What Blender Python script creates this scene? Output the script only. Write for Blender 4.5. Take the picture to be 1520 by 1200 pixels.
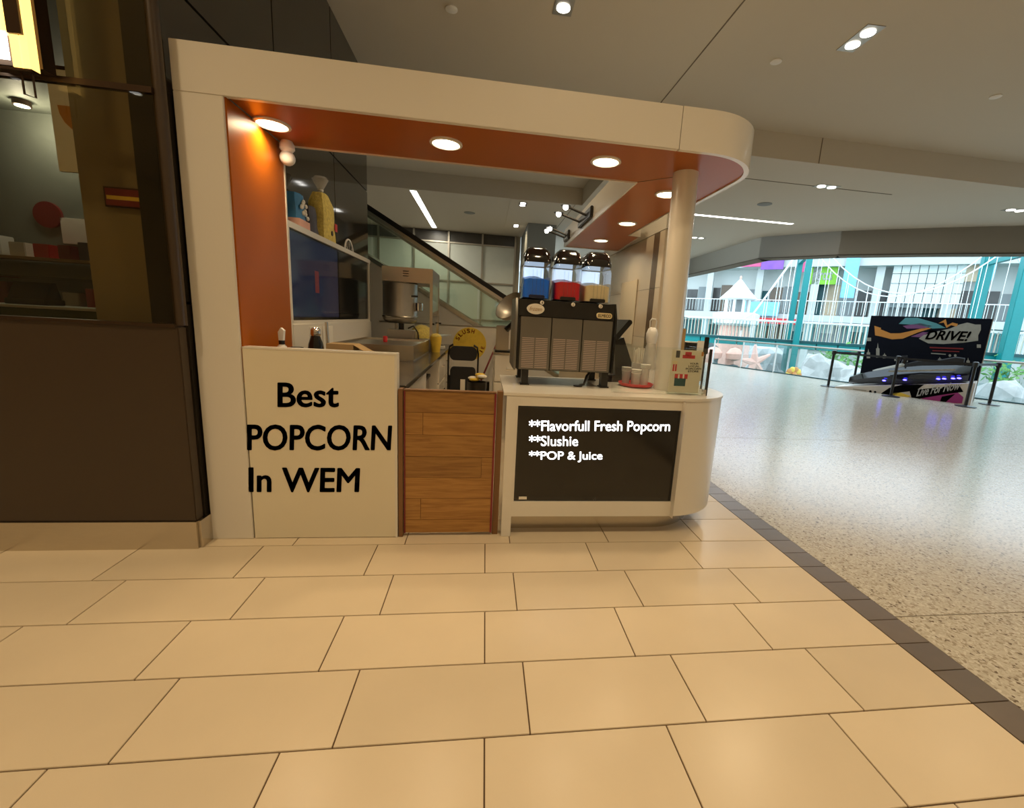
import bpy, bmesh, math, random
from math import pi, sin, cos, radians
from mathutils import Vector, Matrix
random.seed(7)
S = bpy.context.scene
for o in list(bpy.data.objects): bpy.data.objects.remove(o)
col = S.collection

# ------------------------------------------------------------------ camera
H = 1.32
FPX, PITCH, ROLL, YAW, CX, CY = 649.635, 0.18741, -0.059145, 0.138764, 805.82, 598.98
fw = Vector((sin(YAW)*cos(PITCH), cos(YAW)*cos(PITCH), -sin(PITCH)))
rt = Vector((cos(YAW), -sin(YAW), 0)); dn = fw.cross(rt)
CR = rt*cos(ROLL) + dn*sin(ROLL); CD = -rt*sin(ROLL) + dn*cos(ROLL)
cam = bpy.data.cameras.new('camera'); camo = bpy.data.objects.new('camera', cam); col.objects.link(camo)
cam.sensor_fit = 'HORIZONTAL'; cam.sensor_width = 36; cam.lens = 36*FPX/1520
cam.shift_x = (760-CX)/1520; cam.shift_y = (CY-600)/1520; cam.clip_start = .02; cam.clip_end = 400
camo.matrix_world = Matrix(((CR.x, -CD.x, -fw.x, 0), (CR.y, -CD.y, -fw.y, 0), (CR.z, -CD.z, -fw.z, H), (0, 0, 0, 1)))
S.camera = camo

# ------------------------------------------------------------------ world, exposure
W = bpy.data.worlds.new('daylight'); S.world = W; W.use_nodes = True
bg = W.node_tree.nodes['Background']; bg.inputs[0].default_value = (.68, .86, 1.0, 1); bg.inputs[1].default_value = 3.5
S.view_settings.view_transform = 'Standard'; S.view_settings.look = 'None'
S.view_settings.exposure = 0.0; S.view_settings.gamma = 1; S.view_settings.use_curve_mapping = False
WARM = (1, .76, .45)
def lamp(name, kind, loc, power, colr=WARM, size=.2, rot=(0, 0, 0), spot=None, blend=.6, spread=None):
    l = bpy.data.lights.new(name, kind); l.energy = power; l.color = colr
    if kind == 'AREA':
        l.shape = 'DISK'; l.size = size
        if spread: l.spread = spread
    else: l.shadow_soft_size = size
    if spot: l.spot_size = spot; l.spot_blend = blend
    o = bpy.data.objects.new(name, l); col.objects.link(o); o.location = loc; o.rotation_euler = rot
    return o

# ------------------------------------------------------------------ pixel -> place helpers
def ray(u, v): return CR*((u-CX)/FPX) + CD*((v-CY)/FPX) + fw
CAM = Vector((0, 0, H))
def G(u, v, z=0.): d = ray(u, v); return CAM + d*((z-H)/d.z)
def Yp(u, v, Y): d = ray(u, v); return CAM + d*(Y/d.y)
def Xp(u, v, X): d = ray(u, v); return CAM + d*(X/d.x)
def Pl(u, v, A, B):                       # vertical plane through plan points A, B
    n = Vector((B[1]-A[1], A[0]-B[0], 0)); d = ray(u, v)
    return CAM + d*((Vector((A[0], A[1], 0))-CAM).dot(n)/d.dot(n))

# ------------------------------------------------------------------ materials
MATS = {}
def mat(name, c, rough=.5, metal=0, var=.05, scale=6, bump=0, emis=0, ec=None, orand=0, spec=.5, stretch=None, coat=0):
    m = bpy.data.materials.new(name); m.use_nodes = True; nt = m.node_tree; N = nt.nodes; L = nt.links
    b = N['Principled BSDF']; b.inputs['Roughness'].default_value = rough; b.inputs['Metallic'].default_value = metal
    b.inputs['Specular IOR Level'].default_value = spec
    if coat: b.inputs['Coat Weight'].default_value = coat; b.inputs['Coat Roughness'].default_value = .06
    tc = N.new('ShaderNodeTexCoord'); mp = N.new('ShaderNodeMapping'); L.new(tc.outputs['Object'], mp.inputs[0])
    if stretch: mp.inputs['Scale'].default_value = stretch
    nz = N.new('ShaderNodeTexNoise'); nz.inputs['Scale'].default_value = scale; nz.inputs['Detail'].default_value = 5
    L.new(mp.outputs[0], nz.inputs[0])
    mx = N.new('ShaderNodeMix'); mx.data_type = 'RGBA'
    mx.inputs[6].default_value = (*[max(0, x*(1-var)) for x in c], 1); mx.inputs[7].default_value = (*[min(1, x*(1+var)) for x in c], 1)
    L.new(nz.outputs[0], mx.inputs[0]); out = mx.outputs[2]
    if orand:
        oi = N.new('ShaderNodeObjectInfo'); mr = N.new('ShaderNodeMapRange'); mr.inputs[3].default_value = 1-orand; mr.inputs[4].default_value = 1+orand
        hs = N.new('ShaderNodeHueSaturation'); L.new(oi.outputs['Random'], mr.inputs[0]); L.new(mr.outputs[0], hs.inputs['Value']); L.new(out, hs.inputs['Color']); out = hs.outputs[0]
    L.new(out, b.inputs['Base Color'])
    if bump:
        bp = N.new('ShaderNodeBump'); bp.inputs['Strength'].default_value = bump; bp.inputs['Distance'].default_value = .01
        L.new(nz.outputs[0], bp.inputs['Height']); L.new(bp.outputs[0], b.inputs['Normal'])
    if emis:
        b.inputs['Emission Color'].default_value = (*(ec or c), 1); b.inputs['Emission Strength'].default_value = emis
    MATS[name] = m; return m
def glassmat(name, tint, refl=.08, rough=.02):
    m = bpy.data.materials.new(name); m.use_nodes = True; nt = m.node_tree; N = nt.nodes; L = nt.links
    N.remove(N['Principled BSDF']); out = N['Material Output']
    t = N.new('ShaderNodeBsdfTransparent'); t.inputs[0].default_value = (*tint, 1)
    g = N.new('ShaderNodeBsdfGlossy'); g.inputs['Roughness'].default_value = rough
    lw = N.new('ShaderNodeLayerWeight'); lw.inputs[0].default_value = .5
    pw_ = N.new('ShaderNodeMath'); pw_.operation = 'POWER'; pw_.inputs[1].default_value = 5; L.new(lw.outputs['Facing'], pw_.inputs[0])
    ad = N.new('ShaderNodeMath'); ad.operation = 'ADD'; ad.use_clamp = True; ad.inputs[1].default_value = refl
    mx = N.new('ShaderNodeMixShader'); L.new(pw_.outputs[0], ad.inputs[0]); L.new(ad.outputs[0], mx.inputs[0]); L.new(t.outputs[0], mx.inputs[1]); L.new(g.outputs[0], mx.inputs[2])
    L.new(mx.outputs[0], out.inputs[0]); MATS[name] = m; return m

mat('white', (.74, .70, .63), .26, var=.015, scale=3, coat=.3)
mat('cream', (.70, .62, .47), .45, var=.03, scale=4)
mat('panelcream', (.76, .69, .53), .55, var=.035, scale=5)
mat('orange', (.36, .088, .003), .3, var=.03, spec=.25)
mat('tile', (.66, .545, .39), .27, var=.06, scale=3.5, orand=.05, spec=.32)
mat('grout', (.10, .055, .022), .8)
mat('bordertile', (.14, .105, .075), .3, var=.12, scale=12, orand=.12)
mat('ceil', (.60, .56, .48), .75, var=.015, scale=1.5)
mat('ceilstep', (.50, .46, .37), .75, var=.015)
mat('joint', (.18, .15, .11), .8)
mat('bronze', (.050, .031, .017), .38, var=.1, scale=30, stretch=(1, 1, 14))
mat('darkpanel', (.040, .032, .022), .06, var=.05, spec=.8)
mat('black', (.012, .011, .010), .35)
mat('gloss_black', (.008, .008, .008), .09, spec=.6)
mat('screen_off', (.012, .010, .007), .12, var=.1)
mat('steel', (.62, .57, .49), .27, 1, var=.07, scale=20, stretch=(1, 1, 12))
mat('steel_dull', (.44, .41, .36), .42, 1, var=.08, scale=14)
mat('chrome', (.75, .73, .70), .1, 1)
mat('jamb', (.20, .095, .032), .45, var=.15, scale=10, stretch=(8, 8, .6))
mat('letter_black', (.004, .004, .004), .9, spec=0)
mat('letter_white', (.9, .9, .9), .6, emis=.75, ec=(1, 1, 1))
mat('lampglow', (1, .9, .7), .5, emis=9, ec=(1, .85, .58))
mat('coolglow', (1, 1, 1), .5, emis=7, ec=(1, .97, .90))
mat('granite', (.055, .048, .040), .14, var=.5, scale=60)
mat('red', (.62, .03, .035), .3)
mat('darkred', (.20, .015, .02), .4)
mat('yellow', (.80, .55, .06), .5, var=.15, scale=20)
mat('popcorn', (.78, .54, .13), .7, var=.5, scale=45, bump=.8)
mat('cardboard', (.42, .28, .13), .8)
mat('paper', (.80, .75, .66), .8)
mat('teal', (.005, .23, .23), .35, var=.08)
mat('tealdark', (.005, .07, .075), .4, var=.1)
mat('whitepaint', (.85, .85, .84), .5)
mat('rock', (.50, .50, .49), .9, var=.5, scale=3, bump=1)
mat('rockdark', (.10, .13, .13), .9, var=.6, scale=3, bump=1)
mat('leaf', (.10, .28, .06), .7, var=.4, scale=10)
mat('water', (.04, .20, .20), .05, var=.2, scale=2)
mat('louvre', (.50, .40, .36), .4)
mat('slushpanel', (.20, .19, .17), .38, .7, var=.1)
mat('bowllamp', (.7, .85, 1), .5, emis=1.2, ec=(.62, .80, 1))
mat('coral', (.75, .42, .33), .7, var=.2)
mat('facade', (.55, .56, .53), .7, var=.06, scale=.6)
mat('facadegrey', (.24, .26, .26), .7, var=.1, scale=.6)
mat('shopdark', (.06, .055, .05), .3, var=.6, scale=1.5)
mat('shopwarm', (.55, .42, .28), .5, var=.4, scale=1.5)
mat('curtain', (.60, .64, .60), .3, var=.05)
mat('greensign', (.22, .52, .03), .5)
mat('purple', (.22, .08, .42), .5, var=.3, scale=2)
mat('pink', (.55, .08, .20), .5, var=.3, scale=2)
mat('skyblue', (.22, .50, .72), .5, var=.2)
mat('posterblack', (.005, .006, .011), .75, var=.3, scale=4, spec=.1)
mat('posterorange', (.55, .22, .04), .5); mat('posterteal', (.08, .26, .28), .5); mat('posterplum', (.18, .06, .16), .5)
mat('postergrey', (.32, .30, .25), .6, var=.25, scale=8); mat('magenta', (.36, .03, .20), .5); mat('rampwhite', (.62, .56, .50), .5)
mat('navy', (.015, .02, .05), .15, var=.2)
mat('bluescreen', (.006, .010, .03), .10, emis=.3, ec=(.006, .014, .05))
mat('led', (.1, .1, 1), .4, emis=14, ec=(.06, .05, 1))
mat('slushblue', (.0, .17, .95), .35, var=.15, scale=20); mat('slushred', (.62, .006, .02), .35, var=.15, scale=20); mat('slushcream', (.80, .66, .38), .4, var=.1, scale=20)
mat('clearwhite', (.75, .73, .70), .3)
mat('fabricblack', (.010, .010, .012), .6)
mat('sandtile', (.66, .57, .44), .12, var=.03, scale=2, stretch=(1, 1, 6), coat=.5)
mat('browntile', (.13, .085, .05), .2, var=.1)
mat('lampbronze', (.06, .035, .02), .35, .6)
mat('ambershade', (1, .65, .2), .5, emis=2.2, ec=(1, .62, .16))
mat('whiteshade', (1, 1, 1), .5, emis=5, ec=(1, .96, .86))
mat('storebeige', (.23, .18, .10), .7); mat('storegrey', (.20, .22, .19), .6, var=.2, scale=1)
mat('storegreen', (.045, .065, .015), .6)
mat('blueprint', (.04, .20, .42), .35, var=.5, scale=9)
mat('darkprint', (.06, .05, .06), .4, var=.5, scale=15)
glassmat('glass', (.96, .98, .97), .05); glassmat('glass_green', (.93, .97, .93), .06); glassmat('glass_dark', (.80, .77, .66), .03, .01); glassmat('plastic_clear', (.93, .95, .97), .08, .05)
m = bpy.data.materials.new('frosted'); m.use_nodes = True; N = m.node_tree.nodes; L = m.node_tree.links
mx = N.new('ShaderNodeMixShader'); mx.inputs[0].default_value = .38; tr = N.new('ShaderNodeBsdfTransparent'); L.new(tr.outputs[0], mx.inputs[1]); L.new(N['Principled BSDF'].outputs[0], mx.inputs[2]); L.new(mx.outputs[0], N['Material Output'].inputs[0])
N['Principled BSDF'].inputs[0].default_value = (.8, .78, .74, 1); N['Principled BSDF'].inputs['Roughness'].default_value = .2; MATS['frosted'] = m
# terrazzo
m = bpy.data.materials.new('terrazzo'); m.use_nodes = True; N = m.node_tree.nodes; L = m.node_tree.links; b = N['Principled BSDF']; b.inputs['Roughness'].default_value = .20
tc = N.new('ShaderNodeTexCoord'); v = N.new('ShaderNodeTexVoronoi'); v.inputs['Scale'].default_value = 95; L.new(tc.outputs['Object'], v.inputs[0])
sp = N.new('ShaderNodeSeparateColor'); L.new(v.outputs['Color'], sp.inputs[0])
rp = N.new('ShaderNodeValToRGB'); rp.color_ramp.interpolation = 'CONSTANT'
for i, (p_, c_) in enumerate([(0, (.15, .11, .07)), (.035, (.33, .28, .21)), (.18, (.46, .41, .33)), (.5, (.52, .47, .39)), (.85, (.60, .56, .48))]):
    e = rp.color_ramp.elements[i] if i < 2 else rp.color_ramp.elements.new(p_)
    e.position = p_; e.color = (*c_, 1)
L.new(sp.outputs[0], rp.inputs[0]); L.new(rp.outputs[0], b.inputs['Base Color']); MATS['terrazzo'] = m
# oak
def oak(name, base, dark):
    m = bpy.data.materials.new(name); m.use_nodes = True; N = m.node_tree.nodes; L = m.node_tree.links; b = N['Principled BSDF']; b.inputs['Roughness'].default_value = .42
    tc = N.new('ShaderNodeTexCoord'); oi = N.new('ShaderNodeObjectInfo'); ad = N.new('ShaderNodeVectorMath'); ad.operation = 'ADD'
    cb = N.new('ShaderNodeCombineXYZ'); ml = N.new('ShaderNodeMath'); ml.operation = 'MULTIPLY'; ml.inputs[1].default_value = 20
    L.new(oi.outputs['Random'], ml.inputs[0]); L.new(ml.outputs[0], cb.inputs[2]); L.new(tc.outputs['Object'], ad.inputs[0]); L.new(cb.outputs[0], ad.inputs[1])
    mp = N.new('ShaderNodeMapping'); mp.inputs['Scale'].default_value = (1.2, 6, 16); L.new(ad.outputs[0], mp.inputs[0])
    nz = N.new('ShaderNodeTexNoise'); nz.inputs['Scale'].default_value = 4; nz.inputs['Detail'].default_value = 7; nz.inputs['Distortion'].default_value = .8; L.new(mp.outputs[0], nz.inputs[0])
    rp = N.new('ShaderNodeValToRGB'); rp.color_ramp.elements[0].position = .3; rp.color_ramp.elements[0].color = (*dark, 1); rp.color_ramp.elements[1].position = .62; rp.color_ramp.elements[1].color = (*base, 1)
    L.new(nz.outputs[0], rp.inputs[0])
    mr = N.new('ShaderNodeMapRange'); mr.inputs[3].default_value = .85; mr.inputs[4].default_value = 1.15; hs = N.new('ShaderNodeHueSaturation')
    L.new(oi.outputs['Random'], mr.inputs[0]); L.new(mr.outputs[0], hs.inputs['Value']); L.new(rp.outputs[0], hs.inputs['Color']); L.new(hs.outputs[0], b.inputs['Base Color']); MATS[name] = m
oak('oak', (.40, .20, .05), (.27, .12, .028))

# ------------------------------------------------------------------ mesh builder
class MB:
    def __init__(s): s.v = []; s.f = []
    def add(s, vs, fs):
        n = len(s.v); s.v += [tuple(p) for p in vs]; s.f += [tuple(i+n for i in f) for f in fs]; return s
    def box(s, x0, x1, y0, y1, z0, z1):
        return s.add([(x0, y0, z0), (x1, y0, z0), (x1, y1, z0), (x0, y1, z0), (x0, y0, z1), (x1, y0, z1), (x1, y1, z1), (x0, y1, z1)],
                     [(0, 3, 2, 1), (4, 5, 6, 7), (0, 1, 5, 4), (1, 2, 6, 5), (2, 3, 7, 6), (3, 0, 4, 7)])
    def prism(s, poly, z0, z1):
        a = sum(p[0]*q[1]-q[0]*p[1] for p, q in zip(poly, poly[1:]+poly[:1]))
        if a < 0: poly = poly[::-1]
        n = len(poly)
        return s.add([(x, y, z0) for x, y in poly]+[(x, y, z1) for x, y in poly], [tuple(range(n))[::-1], tuple(range(n, 2*n))]+[(i, (i+1) % n, n+(i+1) % n, n+i) for i in range(n)])
    def ext(s, poly, axis, a0, a1):       # poly in the two other axes (x: (y,z); y: (x,z))
        n = len(poly); ar = sum(p[0]*q[1]-q[0]*p[1] for p, q in zip(poly, poly[1:]+poly[:1]))
        if (ar < 0) == (axis == 'x'): poly = poly[::-1]
        if axis == 'x': V = [(a0, p[0], p[1]) for p in poly]+[(a1, p[0], p[1]) for p in poly]
        else: V = [(p[0], a0, p[1]) for p in poly]+[(p[0], a1, p[1]) for p in poly]
        return s.add(V, [tuple(range(n))[::-1], tuple(range(n, 2*n))]+[(i, (i+1) % n, n+(i+1) % n, n+i) for i in range(n)])
    def cyl(s, p0, p1, r0, r1=None, n=16, cap=True):
        p0, p1 = Vector(p0), Vector(p1); r1 = r0 if r1 is None else r1; d = (p1-p0).normalized()
        a = d.orthogonal().normalized(); b = d.cross(a)
        V = [p0+(a*cos(2*pi*i/n)+b*sin(2*pi*i/n))*r0 for i in range(n)]+[p1+(a*cos(2*pi*i/n)+b*sin(2*pi*i/n))*r1 for i in range(n)]
        F = [(i, (i+1) % n, n+(i+1) % n, n+i) for i in range(n)]
        if cap: F += [tuple(range(n))[::-1], tuple(range(n, 2*n))]
        return s.add(V, F)
    def lathe(s, prof, c=(0, 0, 0), n=24, sx=1, sy=1):
        V = [(c[0]+r*cos(2*pi*i/n)*sx, c[1]+r*sin(2*pi*i/n)*sy, c[2]+z) for r, z in prof for i in range(n)]; F = []
        for j in range(len(prof)-1):
            for i in range(n): F.append((j*n+i, j*n+(i+1) % n, (j+1)*n+(i+1) % n, (j+1)*n+i))
        if prof[0][0] > 1e-4: F.append(tuple(range(n))[::-1])
        if prof[-1][0] > 1e-4: F.append(tuple(range((len(prof)-1)*n, len(prof)*n)))
        return s.add(V, F)
    def tube(s, pts, r, n=8):
        pts = [Vector(p) for p in pts]; rings = []; a = None
        for i, p in enumerate(pts):
            d = (pts[min(i+1, len(pts)-1)]-pts[max(i-1, 0)]).normalized()
            a = d.orthogonal().normalized() if a is None else (a-d*a.dot(d)).normalized()
            b = d.cross(a); rings.append([p+(a*cos(2*pi*k/n)+b*sin(2*pi*k/n))*r for k in range(n)])
        V = [q for g in rings for q in g]; m_ = len(pts)
        F = [(j*n+k, j*n+(k+1) % n, (j+1)*n+(k+1) % n, (j+1)*n+k) for j in range(m_-1) for k in range(n)]
        F += [tuple(range(n))[::-1], tuple(range((m_-1)*n, m_*n))]
        return s.add(V, F)
    def ball(s, c, rx, ry, rz, n=14, m_=9):
        return s.lathe([(max(1e-5, sin(pi*j/m_)), -cos(pi*j/m_)*rz) for j in range(m_+1)], c, n, rx, ry)
    def build(s, name, m, parent=None, bevel=0, loc=None):
        me = bpy.data.meshes.new(name); bm = bmesh.new(); vs = [bm.verts.new(p) for p in s.v]
        for f in s.f:
            try: bm.faces.new([vs[i] for i in f])
            except ValueError: pass
        bmesh.ops.remove_doubles(bm, verts=bm.verts, dist=1e-6)
        bmesh.ops.recalc_face_normals(bm, faces=bm.faces)
        if bevel: bmesh.ops.bevel(bm, geom=[e for e in bm.edges if len(e.link_faces) == 2 and e.calc_face_angle(0) > .6], offset=bevel, segments=2, affect='EDGES', clamp_overlap=True)
        for f in bm.faces: f.smooth = True
        for e in bm.edges:
            if len(e.link_faces) == 2 and e.calc_face_angle(0) > .7: e.smooth = False
        bm.to_mesh(me); bm.free(); me.materials.append(MATS[m])
        o = bpy.data.objects.new(name, me); col.objects.link(o); o.parent = parent
        if loc: o.location = loc
        return o
def tag(o, label, cat, group=None, kind=None):
    if label: o['label'] = label
    if cat: o['category'] = cat
    if group: o['group'] = group
    if kind: o['kind'] = kind
    return o
def thing(name, label, cat, loc=(0, 0, 0), rz=0, group=None):
    o = bpy.data.objects.new(name, None); col.objects.link(o); o.empty_display_size = .1
    o.location = loc; o.rotation_euler = (0, 0, rz); return tag(o, label, cat, group)
def one(mb, name, m, label, cat, loc=None, bevel=0, group=None):
    return tag(mb.build(name, m, None, bevel, loc), label, cat, group)
def struct(mb, name, m, label=None, cat=None, bevel=0, loc=None):
    o = mb.build(name, m, None, bevel, loc); o['kind'] = 'structure'
    if label: tag(o, label, cat)
    return o
def B(x0, x1, y0, y1, z0, z1): return MB().box(x0, x1, y0, y1, z0, z1)
def dup(o, parent=None, loc=None, rz=None):
    c = o.copy(); col.objects.link(c); c.parent = parent
    if loc is not None: c.location = loc
    if rz is not None: c.rotation_euler = (0, 0, rz)
    for ch in [x for x in bpy.data.objects if x.parent == o]: dup(ch, c)
    return c
def text_mesh(body, P0, Px, Py, thick, m, name, parent=None, bold=.01, shear=0):
    """lettering whose bounding box runs P0->Px (width) and P0->Py (height), raised by `thick` along its normal"""
    cu = bpy.data.curves.new('t', 'FONT'); cu.body = body; cu.shear = shear; cu.resolution_u = 4
    ob = bpy.data.objects.new('t', cu); col.objects.link(ob)
    dg = bpy.context.evaluated_depsgraph_get(); me = bpy.data.meshes.new_from_object(ob.evaluated_get(dg)); bpy.data.objects.remove(ob)
    xs = [v.co.x for v in me.vertices]; ys = [v.co.y for v in me.vertices]; x0, x1, y0, y1 = min(xs), max(xs), min(ys), max(ys)
    P0, Px, Py = Vector(P0), Vector(Px), Vector(Py); ex, ey = Px-P0, Py-P0; nn = ex.cross(ey).normalized()
    bm = bmesh.new(); bm.from_mesh(me)
    if bold:
        for k in range(8):
            n0 = len(bm.verts); bm.from_mesh(me); bm.verts.ensure_lookup_table()
            for v in bm.verts[n0:]: v.co.x += bold*cos(k*pi/4); v.co.y += bold*.7*sin(k*pi/4)
        x0 -= bold; x1 += bold; y0 -= bold*.7; y1 += bold*.7
    bpy.data.meshes.remove(me)
    g = bmesh.ops.extrude_face_region(bm, geom=bm.faces[:]); top = [v for v in g['geom'] if isinstance(v, bmesh.types.BMVert)]; tops = set(top)
    for v in bm.verts:
        h = thick if v in tops else 0
        v.co = P0+ex*((v.co.x-x0)/(x1-x0))+ey*((v.co.y-y0)/(y1-y0))+nn*h
    bmesh.ops.recalc_face_normals(bm, faces=bm.faces)
    me = bpy.data.meshes.new(name); bm.to_mesh(me); bm.free(); me.materials.append(MATS[m])
    o = bpy.data.objects.new(name, me); col.objects.link(o); o.parent = parent
    if parent: 
        for v in me.vertices: v.co = Matrix.LocRotScale(parent.location, parent.rotation_euler, parent.scale).inverted() @ v.co
    return o
def arc(cx, cy, r, a0, a1, n=12): return [(cx+r*cos(radians(a0+(a1-a0)*i/n)), cy+r*sin(radians(a0+(a1-a0)*i/n))) for i in range(n+1)]

# ================================================================== SETTING
BX0, BX1 = 1.862, 2.028
TW, TD, TY0 = .6096, .3078, 2.4109
fl = struct(B(-6, BX1, -1.2, 4.6, -.12, -.005), 'floor', 'grout', 'glossy beige stone tile floor with thin dark joints before the kiosk', 'floor')
cache = {}
def slab(name, w, d, m, x, y, parent):
    k = (name, round(w, 3), round(d, 3))
    if k not in cache:
        o = B(-w/2, w/2, -d/2, d/2, -.02, 0).build(name, m, parent, .0012); cache[k] = o.data
    else:
        o = bpy.data.objects.new(name, cache[k]); col.objects.link(o); o.parent = parent
    o.location = (x, y, 0)
    return o
for k in range(-7, 11):
    ya, yb = TY0-TD*(k+1), TY0-TD*k
    off = -.5695 if k % 2 == 0 else -.4217
    for n in range(-8, 6):
        a, b_ = off+TW*n, off+TW*(n+1)
        if a > BX0-.05 or b_ < -5: continue
        b_ = min(b_, BX0)
        slab('tile', b_-a-.005, TD-.005, 'tile', (a+b_)/2, (ya+yb)/2, fl)
    for h in (0, 1): slab('border_tile', BX1-BX0-.003, TD/2-.003, 'bordertile', (BX0+BX1)/2, ya+TD*(.25+.5*h), fl)
m2 = bpy.data.materials.new('tiles_behind'); m2.use_nodes = True; N = m2.node_tree.nodes; L = m2.node_tree.links
br = N.new('ShaderNodeTexBrick'); tcx = N.new('ShaderNodeTexCoord'); L.new(tcx.outputs['Object'], br.inputs[0])
br.inputs['Color1'].default_value = br.inputs['Color2'].default_value = (.70, .60, .45, 1); br.inputs['Mortar'].default_value = (.1, .055, .022, 1)
br.inputs['Scale'].default_value = 1; br.inputs['Brick Width'].default_value = TW; br.inputs['Row Height'].default_value = TD; br.inputs['Mortar Size'].default_value = .004
L.new(br.outputs[0], N['Principled BSDF'].inputs[0]); N['Principled BSDF'].inputs['Roughness'].default_value = .17; MATS['tiles_behind'] = m2
struct(MB().prism([(-8, -8), (BX1, -8), (BX1, -1.2), (-6, -1.2), (-6, 4.6), (BX1, 4.6), (BX1, 8.2), (-8, 8.2)], -.12, 0), 'floor_back', 'tiles_behind', 'beige tile floor carrying on behind the viewer and under the kiosk', 'floor')
GL = [(9.21, 16.66), (10.09, 14.09), (10.75, 12.13), (12.0, 10.3), (12.93, 8.85), (14.6, 6.2), (17, 2.5)]
struct(MB().prism([(BX1, -8), (20, -8), (20, -2)]+[(17, 2.5)]+GL[::-1][1:]+[(8.4, 19), (-8, 19), (-8, 8.2), (BX1, 8.2)], -.4, 0), 'floor_terrazzo', 'terrazzo', 'polished speckled terrazzo concourse floor reflecting the atrium', 'floor')

ft = bpy.data.objects['floor_terrazzo']
B(BX1, 14, 1.655, 1.661, -.002, .0006).build('floor_joint', 'joint', ft); B(BX1, 10, 5.0, 5.006, -.002, .0006).build('floor_joint', 'joint', ft)
ZN, ZF = 4.03, 3.70
HD = [(7.0, 19), (6.95, 14.8), (6.82, 10.85), (7.94, 9.55), (9.38, 8.52), (10.44, 7.86), (13.2, 6.0), (17.5, 3.0), (20, 1)]
c1 = struct(MB().prism([(-8, -8), (20, -8), (20, 1), (17.5, 3), (13.2, 6.0), (13.0, 6.13), (1.9, 6.13), (1.9, 9.5), (-8, 9.5)], ZN, ZN+.1), 'ceiling', 'ceil', 'plain beige plaster ceiling over the kiosk', 'ceiling')
c2 = struct(MB().prism([(1.9, 6.13), (13.0, 6.13)]+HD[::-1][3:]+[(-8, 19), (-8, 9.5), (1.9, 9.5)], ZF, ZN+.1), 'ceiling_lower', 'ceil', 'lower plaster ceiling stepping down towards the atrium', 'ceiling')
B(2.04, 2.052, 2.2, 6.12, ZN-.003, ZN).build('ceiling_joint', 'joint', c1)
B(1.75, 1.762, 9.51, 14, ZF-.003, ZF).build('ceiling_joint', 'joint', c2)
B(4.55, 4.56, 6.125, 6.13, ZF, ZN).build('ceiling_joint', 'joint', c2)
B(.42, .98, 9.51, 13.4, ZF-.006, ZF-.0).build('ceiling_recess', 'ceil', c2)
B(3.7, 6.6, 6.98, 7.0, ZF-.004, ZF).build('ceiling_joint', 'joint', c2)
# bulkhead over the atrium opening
bm_ = MB()
def ribbon(mb, pts, th, z0, z1):
    for (a, b_) in zip(pts, pts[1:]):
        d = Vector((b_[0]-a[0], b_[1]-a[1], 0)).normalized(); n = Vector((-d.y, d.x, 0))*th
        mb.prism([a, b_, (b_[0]+n.x, b_[1]+n.y), (a[0]+n.x, a[1]+n.y)], z0, z1)
    return mb
struct(ribbon(bm_, HD, .35, 3.17, ZN+.3), 'wall_bulkhead', 'ceil', 'beige plaster bulkhead bending over the opening to the bright atrium', 'wall')
struct(ribbon(MB(), [(p[0]-.004, p[1]) for p in HD], .37, 3.165, 3.19), 'shadow_strip', 'joint', 'dark strip painted as a shadow line along the lower edge of the bulkhead', 'trim')  # shade under the bulkhead edge, put in as a dark strip
# walls closing the concourse behind the camera
struct(B(-8, 20, -8.2, -8, 0, ZN), 'wall_back', 'cream', 'plain cream wall behind the viewer', 'wall')
struct(B(-8.2, -8, -8, 19, 0, ZN), 'wall_far_left', 'cream', 'plain cream wall far to the left', 'wall')
struct(B(20, 20.2, -8, 1, 0, ZN), 'wall_far_right', 'cream', 'plain cream wall far to the right', 'wall')

# ---------------- far window wall behind the escalator (Y 13.6)
fw_ = struct(B(-8, .95, 13.66, 13.75, 0, ZF), 'wall_far', 'ceilstep', 'pale window wall with grey mullions behind the escalator', 'wall')
mx_ = [-5.05, -4.07, -3.09, -2.11, -1.13, -.16, .80]
for a, b_ in zip(mx_, mx_[1:]):
    for z0, z1 in ((.1, 1.2), (1.24, 2.28), (2.33, 3.36)): B(a+.02, b_-.02, 13.62, 13.66, z0, z1).build('window_panel', 'panelgreen' if 'panelgreen' in MATS else 'curtain', fw_)
    B(a+.02, b_-.02, 13.63, 13.66, 3.40, 3.69).build('transom_panel', 'shopdark', fw_)
for a in mx_: B(a-.025, a+.025, 13.56, 13.66, 0, ZF).build('mullion', 'steel_dull', fw_)
for z in (1.22, 2.305, 3.38): B(-5.05, .8, 13.58, 13.66, z-.02, z+.02).build('transom', 'steel_dull', fw_)
struct(B(.98, 1.7, 11.6, 13.75, 0, ZF), 'wall_pier', 'facadegrey', 'dark grey pier at the right end of the window wall', 'wall')
struct(B(2.2, 6.9, 18.0, 18.2, 0, ZF), 'wall_far_end', 'cream', 'cream wall closing the concourse far behind the tiled wall', 'wall')

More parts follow.
